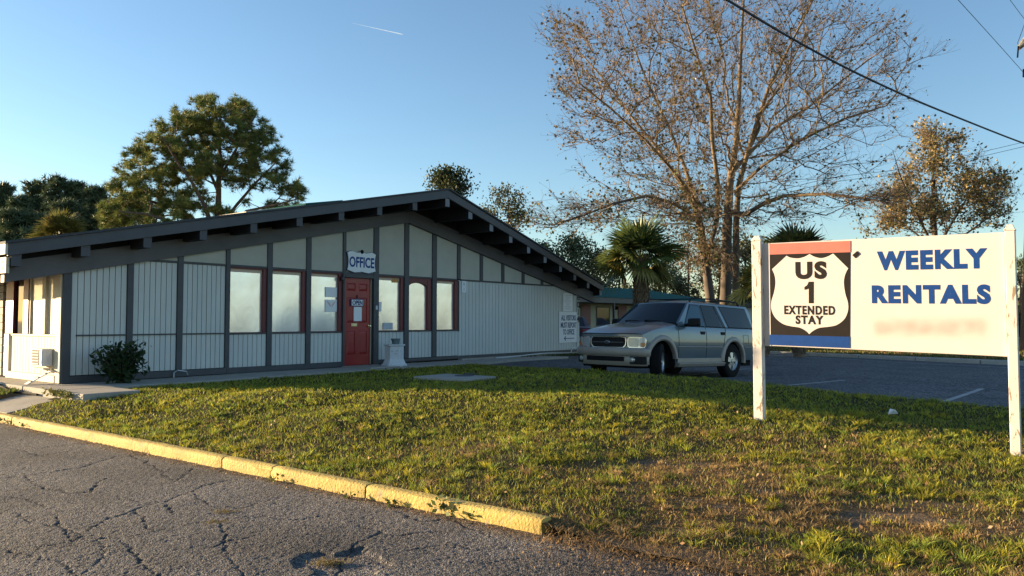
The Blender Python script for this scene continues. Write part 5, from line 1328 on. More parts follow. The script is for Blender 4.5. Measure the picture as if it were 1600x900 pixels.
def skeleton(trunks, pts, beta=.35, minr=.008, expo=2.4, wig=.06, seed=1, startz=None):
    """trunks: list of (points, radii). Every crown point grows from the nearest cheap node."""
    r = np.random.default_rng(seed)
    N = []; PL = []; PA = []; RT_ = []
    for P_, R_ in trunks:
        P_ = [Vector(p) for p in P_]; base = len(N); prev = -1
        for i in range(len(P_)-1):
            m_ = max(1, int((P_[i+1]-P_[i]).length/.5))
            for j in range(m_+(1 if i == len(P_)-2 else 0)):
                t = j/m_; N.append(tuple(P_[i].lerp(P_[i+1], t))); RT_.append(R_[i]*(1-t)+R_[i+1]*t); PA.append(prev)
                PL.append(0 if prev < 0 else PL[prev]+np.linalg.norm(np.array(N[-1])-np.array(N[prev]))); prev = len(N)-1
    nt = len(N); N = np.array(N); T0 = N.copy(); pts = np.asarray(pts)
    ok = np.ones(nt, bool) if startz is None else N[:,2] > startz
    d0 = np.array([np.min(np.linalg.norm(T0[ok]-p, axis=1)) for p in pts]); order = np.argsort(d0)
    nodes = np.zeros((nt+len(pts)*2, 3)); nodes[:nt] = N; pl = np.zeros(len(nodes)); pl[:nt] = np.array(PL)*.6; pa = list(PA); cnt = nt
    okn = np.zeros(len(nodes), bool); okn[:nt] = ok
    for i in order:
        p = pts[i]; D_ = np.linalg.norm(nodes[:cnt]-p, axis=1)
        # prefer nodes below / inward of the point
        c = D_+beta*pl[:cnt]+np.maximum(0, nodes[:cnt,2]-p[2])*.35; c[~okn[:cnt]] = 1e9
        j = int(np.argmin(c)); mid = (nodes[j]+p)/2+r.normal(0, wig, 3)*D_[j]
        nodes[cnt] = mid; pa.append(j); pl[cnt] = pl[j]+D_[j]/2; okn[cnt] = True; cnt += 1
        nodes[cnt] = p; pa.append(cnt-1); pl[cnt] = pl[j]+D_[j]; okn[cnt] = True; cnt += 1
    w = np.zeros(cnt); ch = np.zeros(cnt, int)
    for k in range(cnt-1, -1, -1):
        if ch[k] == 0: w[k] = minr**expo
        if pa[k] >= 0: w[pa[k]] += w[k]; ch[pa[k]] += 1
    R_ = w**(1/expo)
    seg_t = []; seg_b = []
    for k in range(cnt):
        j = pa[k]
        if j < 0: continue
        if k < nt: seg_t.append((nodes[j], nodes[k], RT_[j], RT_[k]))
        else:
            rj = min(R_[j], RT_[j]*.75 if j < nt else 9)
            seg_b.append((nodes[j], nodes[k], max(R_[k], min(rj, R_[k]*1.25)), R_[k]))
    leafn = [k for k in range(nt, cnt) if ch[k] == 0]
    return seg_t, seg_b, nodes[:cnt], leafn, pa
def obj_np(name, V, F, mat, parent, col=None, smooth=False): return link_mesh(name, np_mesh(name, V, F, mat, col=col, smooth=smooth), parent)
def shift(o_list, base):
    pass
def rebase(root, o):       # mesh was built in world space: keep it there under its thing
    o.matrix_parent_inverse = root.matrix_basis.inverted() if False else Matrix.Translation(-Vector(root.location))
def in_blobs(blobs, n, rng, shell=.55):
    """blobs in survey pixels: (px, py, rx, ry, weight, depth0, depth radius m)"""
    out = []; ws_ = np.array([b[4] for b in blobs], float); ws_ /= ws_.sum()
    for b, w_ in zip(blobs, ws_):
        k = int(n*w_)
        q = rng.normal(size=(k,3)); q /= np.linalg.norm(q, axis=1)[:,None]; q *= rng.uniform(shell, 1, k)[:,None]
        for x, y, z in q:
            out.append(tuple(at(b[0]+x*b[2], b[1]+y*b[3], b[5]+z*b[6])))
    return np.array(out)
def tree(name, label, base, group=None): return empty(name, label, 'tree', base, 0, group)

def stems(root, segs, mat, n=8, first='trunk'):
    """each stem or limb of a tree is a mesh of its own"""
    runs = [[segs[0]]]
    for s_ in segs[1:]:
        if np.allclose(s_[0], runs[-1][-1][1]): runs[-1].append(s_)
        else: runs.append([s_])
    runs = [[(a_, b_, x_*.8, y_*.8) for a_, b_, x_, y_ in r_] for r_ in runs]
    for i, r_ in enumerate(runs):
        V, F = tubes(r_, n); o = obj_np(first if (i == 0 or max(s_[2] for s_ in r_) > .18) else 'limb', V, F, mat, root, smooth=True); rebase(root, o)
# ---- the big half-bare tree
YB = 31.0
bt = tree('sweetgum_tree', 'tall spreading half bare tree with sparse rusty leaves behind the parked SUV', at(1120, 520, YB))
def px(l, dy=0): return [tuple(at(x, y, YB+d)) for x, y, d in l]
TRK = [(px([(1113,524,0),(1110,470,0),(1104,420,0),(1095,360,.1),(1086,312,.2),(1070,262,.8),(1046,200,1.5),(1012,130,2.2),(985,60,2.6),(960,-10,3)]), [.32,.24,.22,.20,.14,.10,.08,.06,.04,.03]),
       (px([(1133,524,.3),(1134,470,.3),(1135,420,.3),(1136,360,.2),(1140,290,.1),(1150,225,0),(1155,150,-.2),(1158,70,-.4),(1163,-20,-.5)]), [.36,.29,.27,.25,.20,.14,.11,.08,.05]),
       (px([(1149,524,1.2),(1150,470,1.2),(1150,410,1.2),(1150,350,1),(1154,290,.5),(1175,215,0),(1200,140,-.8),(1235,70,-1.4),(1270,0,-2)]), [.22,.2,.19,.17,.14,.11,.09,.06,.04]),
       (px([(1106,400,0),(1120,345,-.5),(1122,290,-.9),(1113,220,-1.2),(1110,150,-1.5),(1090,90,-1.8),(1066,10,-2.2)]), [.10,.12,.11,.10,.085,.06,.035]),
       (px([(1136,330,.2),(1165,335,-.6),(1195,317,-1.4),(1225,306,-2),(1290,303,-3),(1350,310,-3.8),(1395,318,-4.2)]), [.12,.12,.105,.09,.07,.05,.03]),
       (px([(1098,355,0),(1075,330,-.8),(1048,316,-1.6),(1010,306,-2.4),(960,318,-3.2),(915,335,-4),(862,352,-4.6)]), [.11,.10,.09,.075,.06,.04,.025]),
       (px([(1143,270,0),(1175,235,1),(1210,200,1.8),(1260,170,2.6),(1310,130,3.4),(1355,95,4),(1405,60,4.4)]), [.12,.10,.085,.07,.055,.04,.025]),
       (px([(1092,335,.2),(1062,285,1),(1030,235,1.4),(985,180,2),(940,120,2.8),(900,75,3.4)]), [.11,.09,.075,.06,.045,.03]),
       (px([(1100,330,0),(1055,270,-1.6),(1010,220,-2.6),(955,170,-3.4),(905,130,-4)]), [.09,.075,.06,.045,.03]),
       (px([(1148,300,0),(1190,260,-1.6),(1250,220,-2.8),(1320,185,-3.8),(1385,165,-4.4)]), [.09,.075,.06,.045,.025])]
rg = np.random.default_rng(21)
cand = []
while len(cand) < 1900:
    x = rg.uniform(865, 1432); y = rg.uniform(-95, 352); dz = rg.uniform(-1, 1)
    top = ((x-1140)/285)**2+((y-165)/ (262 if y < 165 else 190))**2+dz*dz*.95
    low = ((x-1130)/235)**2+((y-325)/42)**2+dz*dz
    if top < 1 or low < 1:
        if x > 1300 and y > 200 and rg.uniform() < .6: continue
        if x < 930 and y > 230 and y < 290 and rg.uniform() < .8: continue
        if (x < 1000) and rg.uniform() < .1: continue
        cand.append(tuple(at(x, y, YB+dz*6.2)))
for px_, py_, sx2, sy2, k in ((905,335,40,14,60),(1350,308,40,8,60),(880,60,20,20,20),(1400,90,25,30,25)):
    for i in range(k): cand.append(tuple(at(rg.normal(px_, sx2), rg.normal(py_, sy2), YB-3.5+rg.normal(0,1))))
for i in range(200): cand.append(tuple(at(rg.normal(1095,42), rg.uniform(285,405), YB+rg.normal(0,1.0))))
st_, sb_, nodes, lf, pa = skeleton(TRK, cand, beta=.42, minr=.0105, expo=2.35, wig=.05, seed=2, startz=at(0,395,YB).z)
zs_ = at(1120,330,YB).z  # below this height bark tone also carries shade, above it also sunlight
stems(bt, [s_ for s_ in st_ if s_[1][2] < zs_], M['bark'], 9)
stems(bt, [s_ for s_ in st_ if s_[1][2] >= zs_], M['limb'], 8, 'limb')
# epicormic twigs and vines round the fork are part of the branches
tw = []; lp = []; hubz = at(1115, 250, YB)
cen = np.array(at(1125, 330, YB))
allb = np.array([k for k in range(len(st_), len(nodes))])
for k in allb:
    p = nodes[k]; out = p-cen; out /= np.linalg.norm(out)+1e-9
    for q in range(3 if p[0]/p[1]*F_PX > 330 else 4):
        d = out*rg.uniform(.6,1.5)+rg.normal(0,.45,3)+np.array([0,0,.12]); d /= np.linalg.norm(d); L = rg.uniform(.25,.95)
        m_ = p+d*L*.5+rg.normal(0,.04,3); e_ = p+d*L+rg.normal(0,.08,3); tw.append((p, m_, .0055, .0042)); tw.append((m_, e_, .0042, .0022))
        if rg.uniform() < .6:
            d2 = d+rg.normal(0,.6,3); d2 /= np.linalg.norm(d2); tw.append((m_, m_+d2*L*.45, .0042, .003)); 
            if rg.uniform() < .6: lp.append(m_+d2*L*.45)
        # leaves: more on the left and low
        pxx = 800+F_PX*e_[0]/e_[1]
        pr = (.27 if pxx < 1130 else .08)*(1.7 if vnoise(p[0]*.9, p[2]*.9, 5) > .5 else .35)*(1.5 if e_[2] < at(0,260,YB).z else 1)
        if rg.uniform() < pr: lp.append(e_)
        if rg.uniform() < pr*.8: lp.append(m_)
        if rg.uniform() < pr*.5: lp.append((m_+e_)/2+rg.normal(0,.05,3))
for i in range(420):
    j = rg.integers(0, 3); z0 = at(0, rg.uniform(300, 425), YB).z; x0 = at(rg.choice([1100,1137,1108,1095]), 400, YB).x; p = np.array([x0+rg.normal(0,.22), YB+rg.normal(0,.3), z0]); d = rg.normal(0,1,3); d[2] = rg.normal(-.2,.9); d /= np.linalg.norm(d); L = rg.uniform(.2,.8)
    tw.append((p, p+d*L, .009, .004))
    if rg.uniform() < .5: lp.append(p+d*L)
V, F = tubes(sb_, 5); o = obj_np('branches', V, F, M['limb'], bt, smooth=True); rebase(bt, o); o['kind'] = 'stuff'
V, F = tubes(tw, 3); o = obj_np('twigs', V, F, M['twig'], bt); rebase(bt, o); o['kind'] = 'stuff'
lp = np.array(lp)
mixc = rg.uniform(0,1,(len(lp),1)); fb = rg.uniform(0,1,(len(lp),1))
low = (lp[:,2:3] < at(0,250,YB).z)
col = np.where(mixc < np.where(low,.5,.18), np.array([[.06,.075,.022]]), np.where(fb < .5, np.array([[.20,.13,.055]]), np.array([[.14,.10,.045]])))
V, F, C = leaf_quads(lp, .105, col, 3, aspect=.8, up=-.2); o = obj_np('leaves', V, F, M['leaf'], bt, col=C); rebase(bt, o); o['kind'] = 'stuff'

# ---- right-hand golden tree
Y2 = 36.0
rt = tree('elm_tree', 'smaller golden green tree with airy crown rising behind the sign board', at(1462, 520, Y2))
q = lambda l: [tuple(at(x, y, Y2+d)) for x, y, d in l]
TR2 = [(q([(1462,525,0),(1462,420,0),(1461,380,0),(1459,330,.3),(1457,280,.3),(1462,225,.2),(1463,195,0)]), [.28,.22,.18,.12,.08,.05,.03]),
       (q([(1462,400,0),(1448,365,-.6),(1425,320,-1.2),(1405,270,-1.6),(1395,235,-2)]), [.10,.08,.055,.03,.012]),
       (q([(1462,410,0),(1440,372,.8),(1405,345,1.5),(1375,325,2)]), [.09,.06,.035,.014]),
       (q([(1462,400,0),(1480,360,.6),(1505,320,1.2),(1530,270,1.6),(1540,245,2)]), [.11,.08,.055,.03,.012]),
       (q([(1462,410,0),(1500,372,-.8),(1545,340,-1.5),(1575,305,-2)]), [.09,.06,.035,.012])]
bl = [(1462,250,55,62,2.2,Y2,2.6),(1410,290,48,60,3,Y2,2.6),(1520,285,58,55,3,Y2,2.6),(1385,345,45,30,1.6,Y2,2.2),(1545,320,45,45,2,Y2,2.2),(1460,330,80,45,3,Y2,3),(1565,295,26,40,1.2,Y2,1.6),(1400,320,60,35,1,Y2,2.4),(1490,215,25,20,.6,Y2,1.5),(1448,212,22,28,.8,Y2,1.5)]
pts = in_blobs(bl, 800, np.random.default_rng(5), .15)
st_, sb_, nodes, lf, pa = skeleton(TR2, pts, .4, .008, 2.4, .06, 3, startz=at(0,400,Y2).z)
stems(rt, st_, M['bark'], 7)
V, F = tubes(sb_, 4); o = obj_np('branches', V, F, M['bark'], rt); rebase(rt, o); o['kind'] = 'stuff'
r5 = np.random.default_rng(6); tw = []; lp = []
for k in range(len(st_), len(nodes)):
    p = nodes[k]
    for _ in range(4):
        d = r5.normal(0,1,3)+np.array([0,0,.4]); d /= np.linalg.norm(d); L = r5.uniform(.2,.6); tw.append((p, p+d*L, .006, .003))
        for t in (.4,.7,1): 
            if r5.uniform() < (.62 if vnoise(p[0]*1.1, p[2]*1.1, 9) > .5 else .15): lp.append(p+d*L*t+r5.normal(0,.07,3))
V, F = tubes(tw, 3); o = obj_np('twigs', V, F, M['twig'], rt); rebase(rt, o); o['kind'] = 'stuff'
lp = np.array(lp); mc = r5.uniform(0,1,(len(lp),1))
col = np.where(mc < .45, np.array([[.32,.25,.09]]), np.where(mc < .75, np.array([[.38,.27,.12]]), np.array([[.085,.095,.03]])))
V, F, C = leaf_quads(lp, .135, col, 9, aspect=.7); o = obj_np('leaves', V, F, M['leaf'], rt, col=C); rebase(rt, o); o['kind'] = 'stuff'

# ---- pines
def tufts(pts, L, nper, col, seed, w=.02, up=.35, outc=None):
    r = np.random.default_rng(seed); n = len(pts); P_ = np.repeat(np.asarray(pts), nper, 0); m_ = len(P_)
    d = r.normal(size=(m_,3)); d /= np.linalg.norm(d, axis=1)[:,None]; d[:,2] = d[:,2]*.8+up
    if outc is not None:
        o = P_-outc; o /= np.linalg.norm(o, axis=1)[:,None]+1e-9; d = d+o*.35
    d /= np.linalg.norm(d, axis=1)[:,None]
    l = (L*r.uniform(.6,1.25,m_))[:,None]; b = np.cross(d, r.normal(size=(m_,3))); b /= np.linalg.norm(b, axis=1)[:,None]+1e-9
    V = np.zeros((m_,3,3)); V[:,0] = P_-b*w; V[:,1] = P_+b*w; V[:,2] = P_+d*l
    c = np.asarray(col)[r.integers(0, len(col), n)]*r.uniform(.6,1.4,(n,1)); C = np.repeat(np.repeat(c, nper, 0)[:,None,:], 3, 1)
    return V.reshape(-1,3), (np.arange(m_)*3)[:,None]+np.array([[0,1,2]]), C.reshape(-1,3)
YP = 42.0
bp = tree('pine_tree', 'large rounded pine with open limbs rising above the left half of the office roof', at(338, 520, YP))
q = lambda l: [tuple(at(x, y, YP+d)) for x, y, d in l]
TP = [(q([(338,530,0),(339,420,0),(341,330,0),(342,270,0),(343,220,.2),(338,180,.2),(335,160,.2)]), [.36,.30,.22,.17,.12,.07,.04]),
      (q([(338,370,0),(318,318,-1),(300,285,-1.6),(275,250,-2),(255,215,-2.4)]), [.17,.13,.10,.07,.04]),
      (q([(338,380,0),(298,338,.8),(262,322,1.6),(220,310,2.2),(190,300,2.4)]), [.17,.13,.10,.07,.04]),
      (q([(339,360,0),(370,320,1),(400,285,1.6),(430,255,2)]), [.15,.11,.08,.04]),
      (q([(339,375,0),(385,330,-1),(430,320,-1.8),(462,312,-2.2)]), [.13,.10,.07,.03]),
      (q([(341,300,0),(322,255,1.2),(300,215,1.8),(285,180,2)]), [.12,.09,.06,.03]),
      (q([(342,280,0),(365,240,-1),(385,205,-1.4),(400,180,-1.6)]), [.11,.08,.06,.03]),
      (q([(338,390,0),(280,350,-1.5),(230,335,-2.5),(185,330,-3)]), [.14,.11,.08,.04])]
rb = np.random.default_rng(31); bl = []
outl = [(338,180,62,34,26),(290,200,48,34,16),(388,205,48,34,18),(250,240,50,36,18),(315,245,60,34,16),(405,235,34,28,8),(215,245,26,20,6),(212,290,46,36,22),(195,325,36,30,20),(270,290,55,34,16),(250,330,55,26,18),
        (435,250,22,18,5),(430,278,30,12,5),(455,295,18,18,5),(395,300,24,24,3),(440,322,30,10,4),(345,340,30,26,8),(466,308,8,14,2),(182,348,28,16,8),(370,275,34,24,8),(300,320,40,26,10),(340,235,50,30,10),(385,250,30,30,7),(300,270,40,30,9),(180,335,30,24,10),(215,350,50,14,12),(315,205,40,20,8),(365,180,40,20,10)]
for (x, y, rx, ry, k) in outl:
    for i in range(max(3, int(k*1.9))):
        a = rb.uniform(0, 2*pi); q_ = sqrt(rb.uniform(0,1)); sz = rb.uniform(6,11); bl.append((x+rx*.85*q_*cos(a), y+ry*.85*q_*sin(a), sz*1.25, sz*.8, 1, YP+rb.uniform(-1,1)*rx*YP/F_PX*1.3, sz*YP/F_PX*1.1))
pts = in_blobs(bl, 4200, np.random.default_rng(8), .1)
st_, sb_, nodes, lf, pa = skeleton(TP, pts[::2], .3, .010, 2.3, .07, 4, startz=at(0,400,YP).z)
stems(bp, st_, M['barkpine'], 8)
V, F = tubes(sb_, 4); o = obj_np('branches', V, F, M['barkpine'], bp); rebase(bp, o); o['kind'] = 'stuff'
cc = np.array(at(335, 270, YP))
V, F, C = tufts(np.concatenate([pts, pts+np.random.default_rng(1).normal(0,.12,pts.shape)]), .30, 20, [(.15,.19,.045),(.20,.22,.05),(.11,.15,.045),(.27,.25,.07)], 12, .016, .3, cc)
o = obj_np('needles', V, F, M['needle'], bp, col=C); rebase(bp, o); o['kind'] = 'stuff'

def small_pine(label, cx, top, bot, wpx, Y, dens=260, name='pine_tree', cols=None, ell=False, L=.5, group=None, lean=0, mat='needle', gap=.25, nper=14, w=.035):
    """a tree farther away: tapering crown between the pixel rows top and bot"""
    r = np.random.default_rng(int(cx*7+top)); t = tree(name, label, at(cx, 520, Y), group)
    t.location.z = .2; bx_ = at(cx, 520, Y).x; zt_, zb_ = at(cx+lean, top, Y).z, at(cx, bot, Y).z; wr = wpx/2*Y/F_PX
    base = np.array([bx_, Y, .1]); tp = np.array([at(cx+lean, top, Y).x, Y, zt_])
    mids = [base+(tp-base)*k+np.array([r.normal(0,.12), r.normal(0,.12), 0])*(k > 0) for k in (0,.35,.6,.8,1)]
    tr = .035*(zt_)*.45+.04; segs = [(mids, [tr, tr*.8, tr*.6, tr*.35, .03])]
    P_ = []; nc = max(7, dens//16)
    for c in range(nc):     # whorls of foliage clumps, with air between
        u = r.uniform(0,1)**.85; rad_ = wr*((1-u)**.6*.95+.12 if not ell else sqrt(max(.05, 1-(2*u-1)**2))); a = r.uniform(0, 2*pi); rr_ = rad_*r.uniform(.35,1.0)
        ctr = np.array([bx_+(tp[0]-bx_)*u+rr_*cos(a), Y+rr_*sin(a), zb_+(zt_-zb_)*u]); sz = wr*r.uniform(.16,.34)*(1-gap*.3)
        k = dens//nc+2; q_ = r.normal(0,1,(k,3))*sz*np.array([1,1,.55]); P_.append(ctr+q_)
    P_ = np.concatenate(P_+[np.array([tp+r.normal(0,.12,3) for _ in range(6)])]); P_ = P_[P_[:,2] < zt_+.2]
    st_, sb_, nodes, lf, pa = skeleton(segs, P_[::4], .3, .012, 2.3, .08, 3, startz=(zb_*.8))
    V, F = tubes(st_, 6); o = obj_np('trunk', V, F, M['barkpine'], t, smooth=True); rebase(t, o)
    V, F = tubes(sb_, 3); o = obj_np('branches', V, F, M['barkpine'], t); rebase(t, o); o['kind'] = 'stuff'
    cols = cols or [(.035,.055,.018),(.05,.07,.022),(.028,.045,.018)]
    if mat == 'needle': V, F, C = tufts(P_, L, nper, cols, int(cx), w, .25)
    else:
        c = np.asarray(cols)[r.integers(0, len(cols), len(P_))]; rep = nper; Q = np.repeat(P_, rep, 0)+r.normal(0, L*.9, (len(P_)*rep, 3)); V, F, C = leaf_quads(Q, L*.7, np.repeat(c, rep, 0), int(cx), aspect=.65)
    o = obj_np('crown', V, F, M[mat], t, col=C); rebase(t, o); o['kind'] = 'stuff'
    return t
FG = 'trees of the far wood at the left edge'
dk = [(.09,.12,.06),(.11,.14,.07),(.07,.10,.05)]
for i, (cx, top, bot, w, Y, lab) in enumerate((
    (8,290,380,52,88,'dark pine cut by the left edge of the picture behind the office eave'),
    (57,288,390,46,92,'dark pointed pine third from the left edge in the far wood'),
    (34,312,395,40,86,'lower dark pine between two taller ones at the far left'),
    (88,280,395,50,90,'tallest dark pine of the far wood left of the big pine'),
    (121,288,395,44,90,'dark pine with rounded tip just left of the big pine crown'),
    (150,296,400,50,86,'dark broad pine touching the left side of the big pine crown'),
    (104,318,400,46,80,'low dark pine behind the small palm crown at the left'),
    (172,318,395,50,84,'dark pine mostly hidden behind the left flank of the big pine'),
    (18,335,400,60,78,'low dark bushy tree just above the left end of the office roof'),
    (65,340,400,60,78,'low dark bushy tree left of the small palm crown'))):
    small_pine(lab, cx, top, bot, w, Y, 620, L=.75, cols=dk, group=FG, w=.07, nper=14)
GG = 'trees peeping over the office ridge'
small_pine('dark green tree crown peeping over the office roof just left of its ridge', 703, 268, 345, 66, 62, 420, name='oak_tree', ell=True, L=.30, cols=[(.05,.065,.02),(.07,.075,.025),(.035,.05,.018)], mat='leaf', nper=12, group=GG)
small_pine('airy pale green tree crown standing over the falling right roof edge', 792, 295, 385, 74, 58, 420, name='oak_tree', ell=True, L=.26, cols=[(.08,.085,.03),(.11,.10,.035),(.06,.07,.025)], mat='leaf', nper=9, gap=.5, group=GG)
BG = 'trees behind the motel wing'
br = [(.07,.08,.035),(.10,.09,.04),(.055,.065,.03)]
for i, (cx, top, bot, w, Y, lab, cs, dn) in enumerate((
    (848,385,470,70,72,'dark tree at the lower end of the office roof edge', dk, 420),
    (893,374,480,92,74,'round dark green tree between the roof end and the palm crown', dk, 620),
    (938,398,480,60,70,'dark tree directly left of the palm trunk above the teal roof', br, 320),
    (975,385,490,70,78,'loose dark tree seen through the left fronds of the palm', br, 260),
    (1040,392,490,74,72,'gappy tree just right of the palm trunk above the teal roof', br, 330),
    (1076,368,490,60,80,'thin grey green tree left of the big tree trunks', [(.07,.07,.04),(.05,.05,.03)], 230),
    (1122,385,490,50,76,'thin dark tree seen between the two big trunks', br, 220),
    (1165,372,490,70,70,'dark tree between the big trunks and the left sign post', br, 420),
    (1215,380,500,80,72,'dark tree mostly hidden behind the shield end of the sign', dk, 260),
    (1345,385,500,120,80,'distant dark tree hidden behind the middle of the sign board', dk, 200),
    (1500,400,500,130,80,'distant dark tree hidden behind the right half of the sign board', dk, 200),
    (1594,410,500,60,70,'low dark tree visible right of the right sign post', dk, 320))):
    small_pine(lab, cx, top, bot, w, Y, dn, name='oak_tree', ell=True, L=.34, cols=cs, mat='leaf', nper=10, group=BG, gap=.4)
r = np.random.default_rng(77)
for k, (cx, top, w, Y) in enumerate(((820,462,90,66),(905,458,90,66),(1010,455,110,66),(1090,452,80,66),(1180,455,90,60),(1270,468,130,64),(1400,470,150,64),(1530,468,130,60),(1605,480,90,56))):
    b = empty('bush', ['wide dark bush behind the lower office roof end','dark bush behind the teal roof left of the palm trunk','dark bush behind the teal roof right of the palm trunk','olive bush showing between the big trunks','dark bush between the big trunks and the sign post','dark bush hidden behind the shield of the sign','dark bush hidden behind the middle of the sign','dark bush hidden behind the right part of the sign','dark bush at the right edge behind the sign post'][k], 'bush', (at(cx,500,Y).x, Y, .2), 0, 'bushes behind the motel wing')
    wr = w/2*Y/F_PX; h = at(cx, top, Y).z-.2; P_ = r.normal(0,1,(2600,3)); P_ /= np.linalg.norm(P_, axis=1)[:,None]; P_ *= (r.uniform(.3,1,(2600,1))**.5)*(1+.25*np.sin(P_[:,:1]*5+k)); P_ = np.abs(P_*[0,0,1])+P_*[1,1,0]; P_ *= [wr,1.6,h*.95]
    V, F, C = leaf_quads(P_, .30, np.array([[.035,.048,.02],[.07,.065,.03],[.05,.06,.022]])[r.integers(0,3,2600)], 3, aspect=.6); obj_np('foliage', V, F, M['leaf'], b, col=C)
    mb = MB()
    for j in range(6): mb.tube([(0,0,-.1),(r.uniform(-.6,.6)*wr,r.uniform(-.6,.6),h*.7)], [.05,.02], 5)
    mb.build('stem', M['bark'], b)

# ---- palms
def palm(name, label, base, hcrown, R_, nf, seed, trunk=True, tr=.20, cols=((.06,.085,.025),(.09,.11,.03),(.22,.17,.05)), flat=False, up=1.0):
    e = empty(name, label, 'palm', base); rs = random.Random(seed); r = np.random.default_rng(seed)
    if trunk:
        mb = MB(); mb.tube([(0,0,-.1),(.02,0,hcrown*.4),(0,.02,hcrown*.75),(0,0,hcrown)], [tr*.95,tr,tr*1.02,tr*.8], 14); mb.build('trunk', M['barkpalm'], e, smooth=True)
        mb = MB(); rowsN = int(hcrown/.13)      # boots: criss-cross leaf bases
        for i in range(rowsN):
            for k in range(7):
                a = 2*pi*(k+.5*(i % 2))/7+rs.uniform(-.15,.15); z = .1+i*.13+rs.uniform(-.02,.02); c, s_ = cos(a), sin(a); L = rs.uniform(.16,.24); o1 = tr*1.0; o2 = tr+rs.uniform(.05,.11)
                for q in (-1,1):
                    x0 = -s_*.085*q; y0 = c*.085*q
                    mb.add([(c*o1+x0-s_*.02,s_*o1+y0+c*.02,z-.02),(c*o1+x0+s_*.02,s_*o1+y0-c*.02,z-.02),(c*o2+s_*.025,s_*o2-c*.025,z+L),(c*o2-s_*.025,s_*o2+c*.025,z+L),(c*(o1-.04),s_*(o1-.04),z+L*.5)],[(0,1,2,3),(0,3,4),(1,4,2)])
        mb.build('leaf_bases', M['barkpalm'], e)['kind'] = 'stuff'
    for k in range(nf):
        az = 2*pi*k*.381966+rs.uniform(-.2,.2); u = (k+.5)/nf
        el = radians(84-100*u if not flat else 75-70*u)+rs.uniform(-.28,.28)      # upright in the middle, hanging outside
        pet = R_*rs.uniform(.26,.52); fl = R_*rs.uniform(.46,.62)
        d0 = Vector((cos(az)*cos(el), sin(az)*cos(el), sin(el))); side = Vector((-sin(az), cos(az), 0))
        p0 = Vector((0,0,hcrown-.05)); p1 = p0+d0*pet; p1.z -= .10*pet*cos(el)
        mb = MB(); mb.tube([p0, p0.lerp(p1,.5)+Vector((0,0,.03)), p1], [.018,.013,.010], 4, 0)
        d1 = (d0+Vector((0,0,-.28))).normalized(); nrm = side.cross(d1).normalized(); ro = rs.uniform(-.9,.9); side = (side*cos(ro)+nrm*sin(ro)).normalized(); nrm = side.cross(d1).normalized()
        old = u > .90 or rs.random() < .08
        nl = 26; vs = []; fs = []; 
        for j in range(nl):
            t = -1+2*j/(nl-1); a = t*radians(98); dir_ = (d1*cos(a)+side*sin(a)-nrm*(.0)+nrm*.25*abs(t)).normalized(); l = fl*(1-.32*abs(t))*rs.uniform(.9,1.08)
            w = (side*cos(a)-d1*sin(a)).normalized()*fl*.042; start = p1-d1*.03
            m_ = start+dir_*l*.55; tip = start+dir_*l; droop = .20*l*(1+max(0,-el)) if True else 0; m_.z -= droop*.05; tip.z -= droop*rs.uniform(.25,.7)*(2.2 if old else 1); m_ += nrm*.02*(1 if j % 2 else -1)
            b = len(vs); vs += [start-w*.25, start+w*.25, m_+w, m_-w, tip]; fs += [(b,b+1,b+2,b+3),(b+3,b+2,b+4)]
        nb = len(mb.v); mb.add(vs, fs)
        me = mb.mesh('frond', M['frond'], fix=False); at_ = me.color_attributes.new('tint','FLOAT_COLOR','POINT'); c = np.ones((len(mb.v),4), dtype=np.float32)
        base_c = np.array(cols[2] if old else cols[rs.randrange(2)])*rs.uniform(.75,1.3); c[:,:3] = base_c; c[nb:,:3] *= np.random.default_rng(k).uniform(.8,1.2,(len(mb.v)-nb,1)); at_.data.foreach_set('color', c.ravel())
        link_mesh('frond', me, e)
    return e
p = at(1002, 520, 24.0); palm('cabbage_palm', 'cabbage palm with stout trunk and fan leaves standing behind the SUV hood', (p.x, 24, .2), at(1000,402,24).z-.2, 1.72, 40, 3, cols=((.065,.095,.03),(.11,.14,.04),(.30,.25,.07)))
p = at(1248, 520, 27.0); palm('cabbage_palm', 'dark cabbage palm whose crown shows over the red band of the sign', (p.x, 27, .2), at(1248,408,27).z-.2, 1.65, 34, 7, cols=((.03,.045,.018),(.04,.055,.02),(.08,.07,.03)))
p = at(1192, 520, 27.5); palm('cabbage_palm', 'low dark palm half hidden behind the left sign post', (p.x, 27.5, .2), at(1195,445,27.5).z-.2, 1.35, 34, 11, cols=((.03,.045,.018),(.045,.06,.02),(.12,.10,.03)))
p = at(90, 520, 34.0); palm('cabbage_palm', 'small yellow green palm crown showing over the left end of the office roof', (p.x, 34, .2), at(90,368,34).z-.2, 1.45, 40, 13, cols=((.12,.12,.03),(.15,.14,.035),(.20,.16,.05)))

# ================================================================== LITTER, WEEDS
r9 = np.random.default_rng(99); rs = random.Random(99)
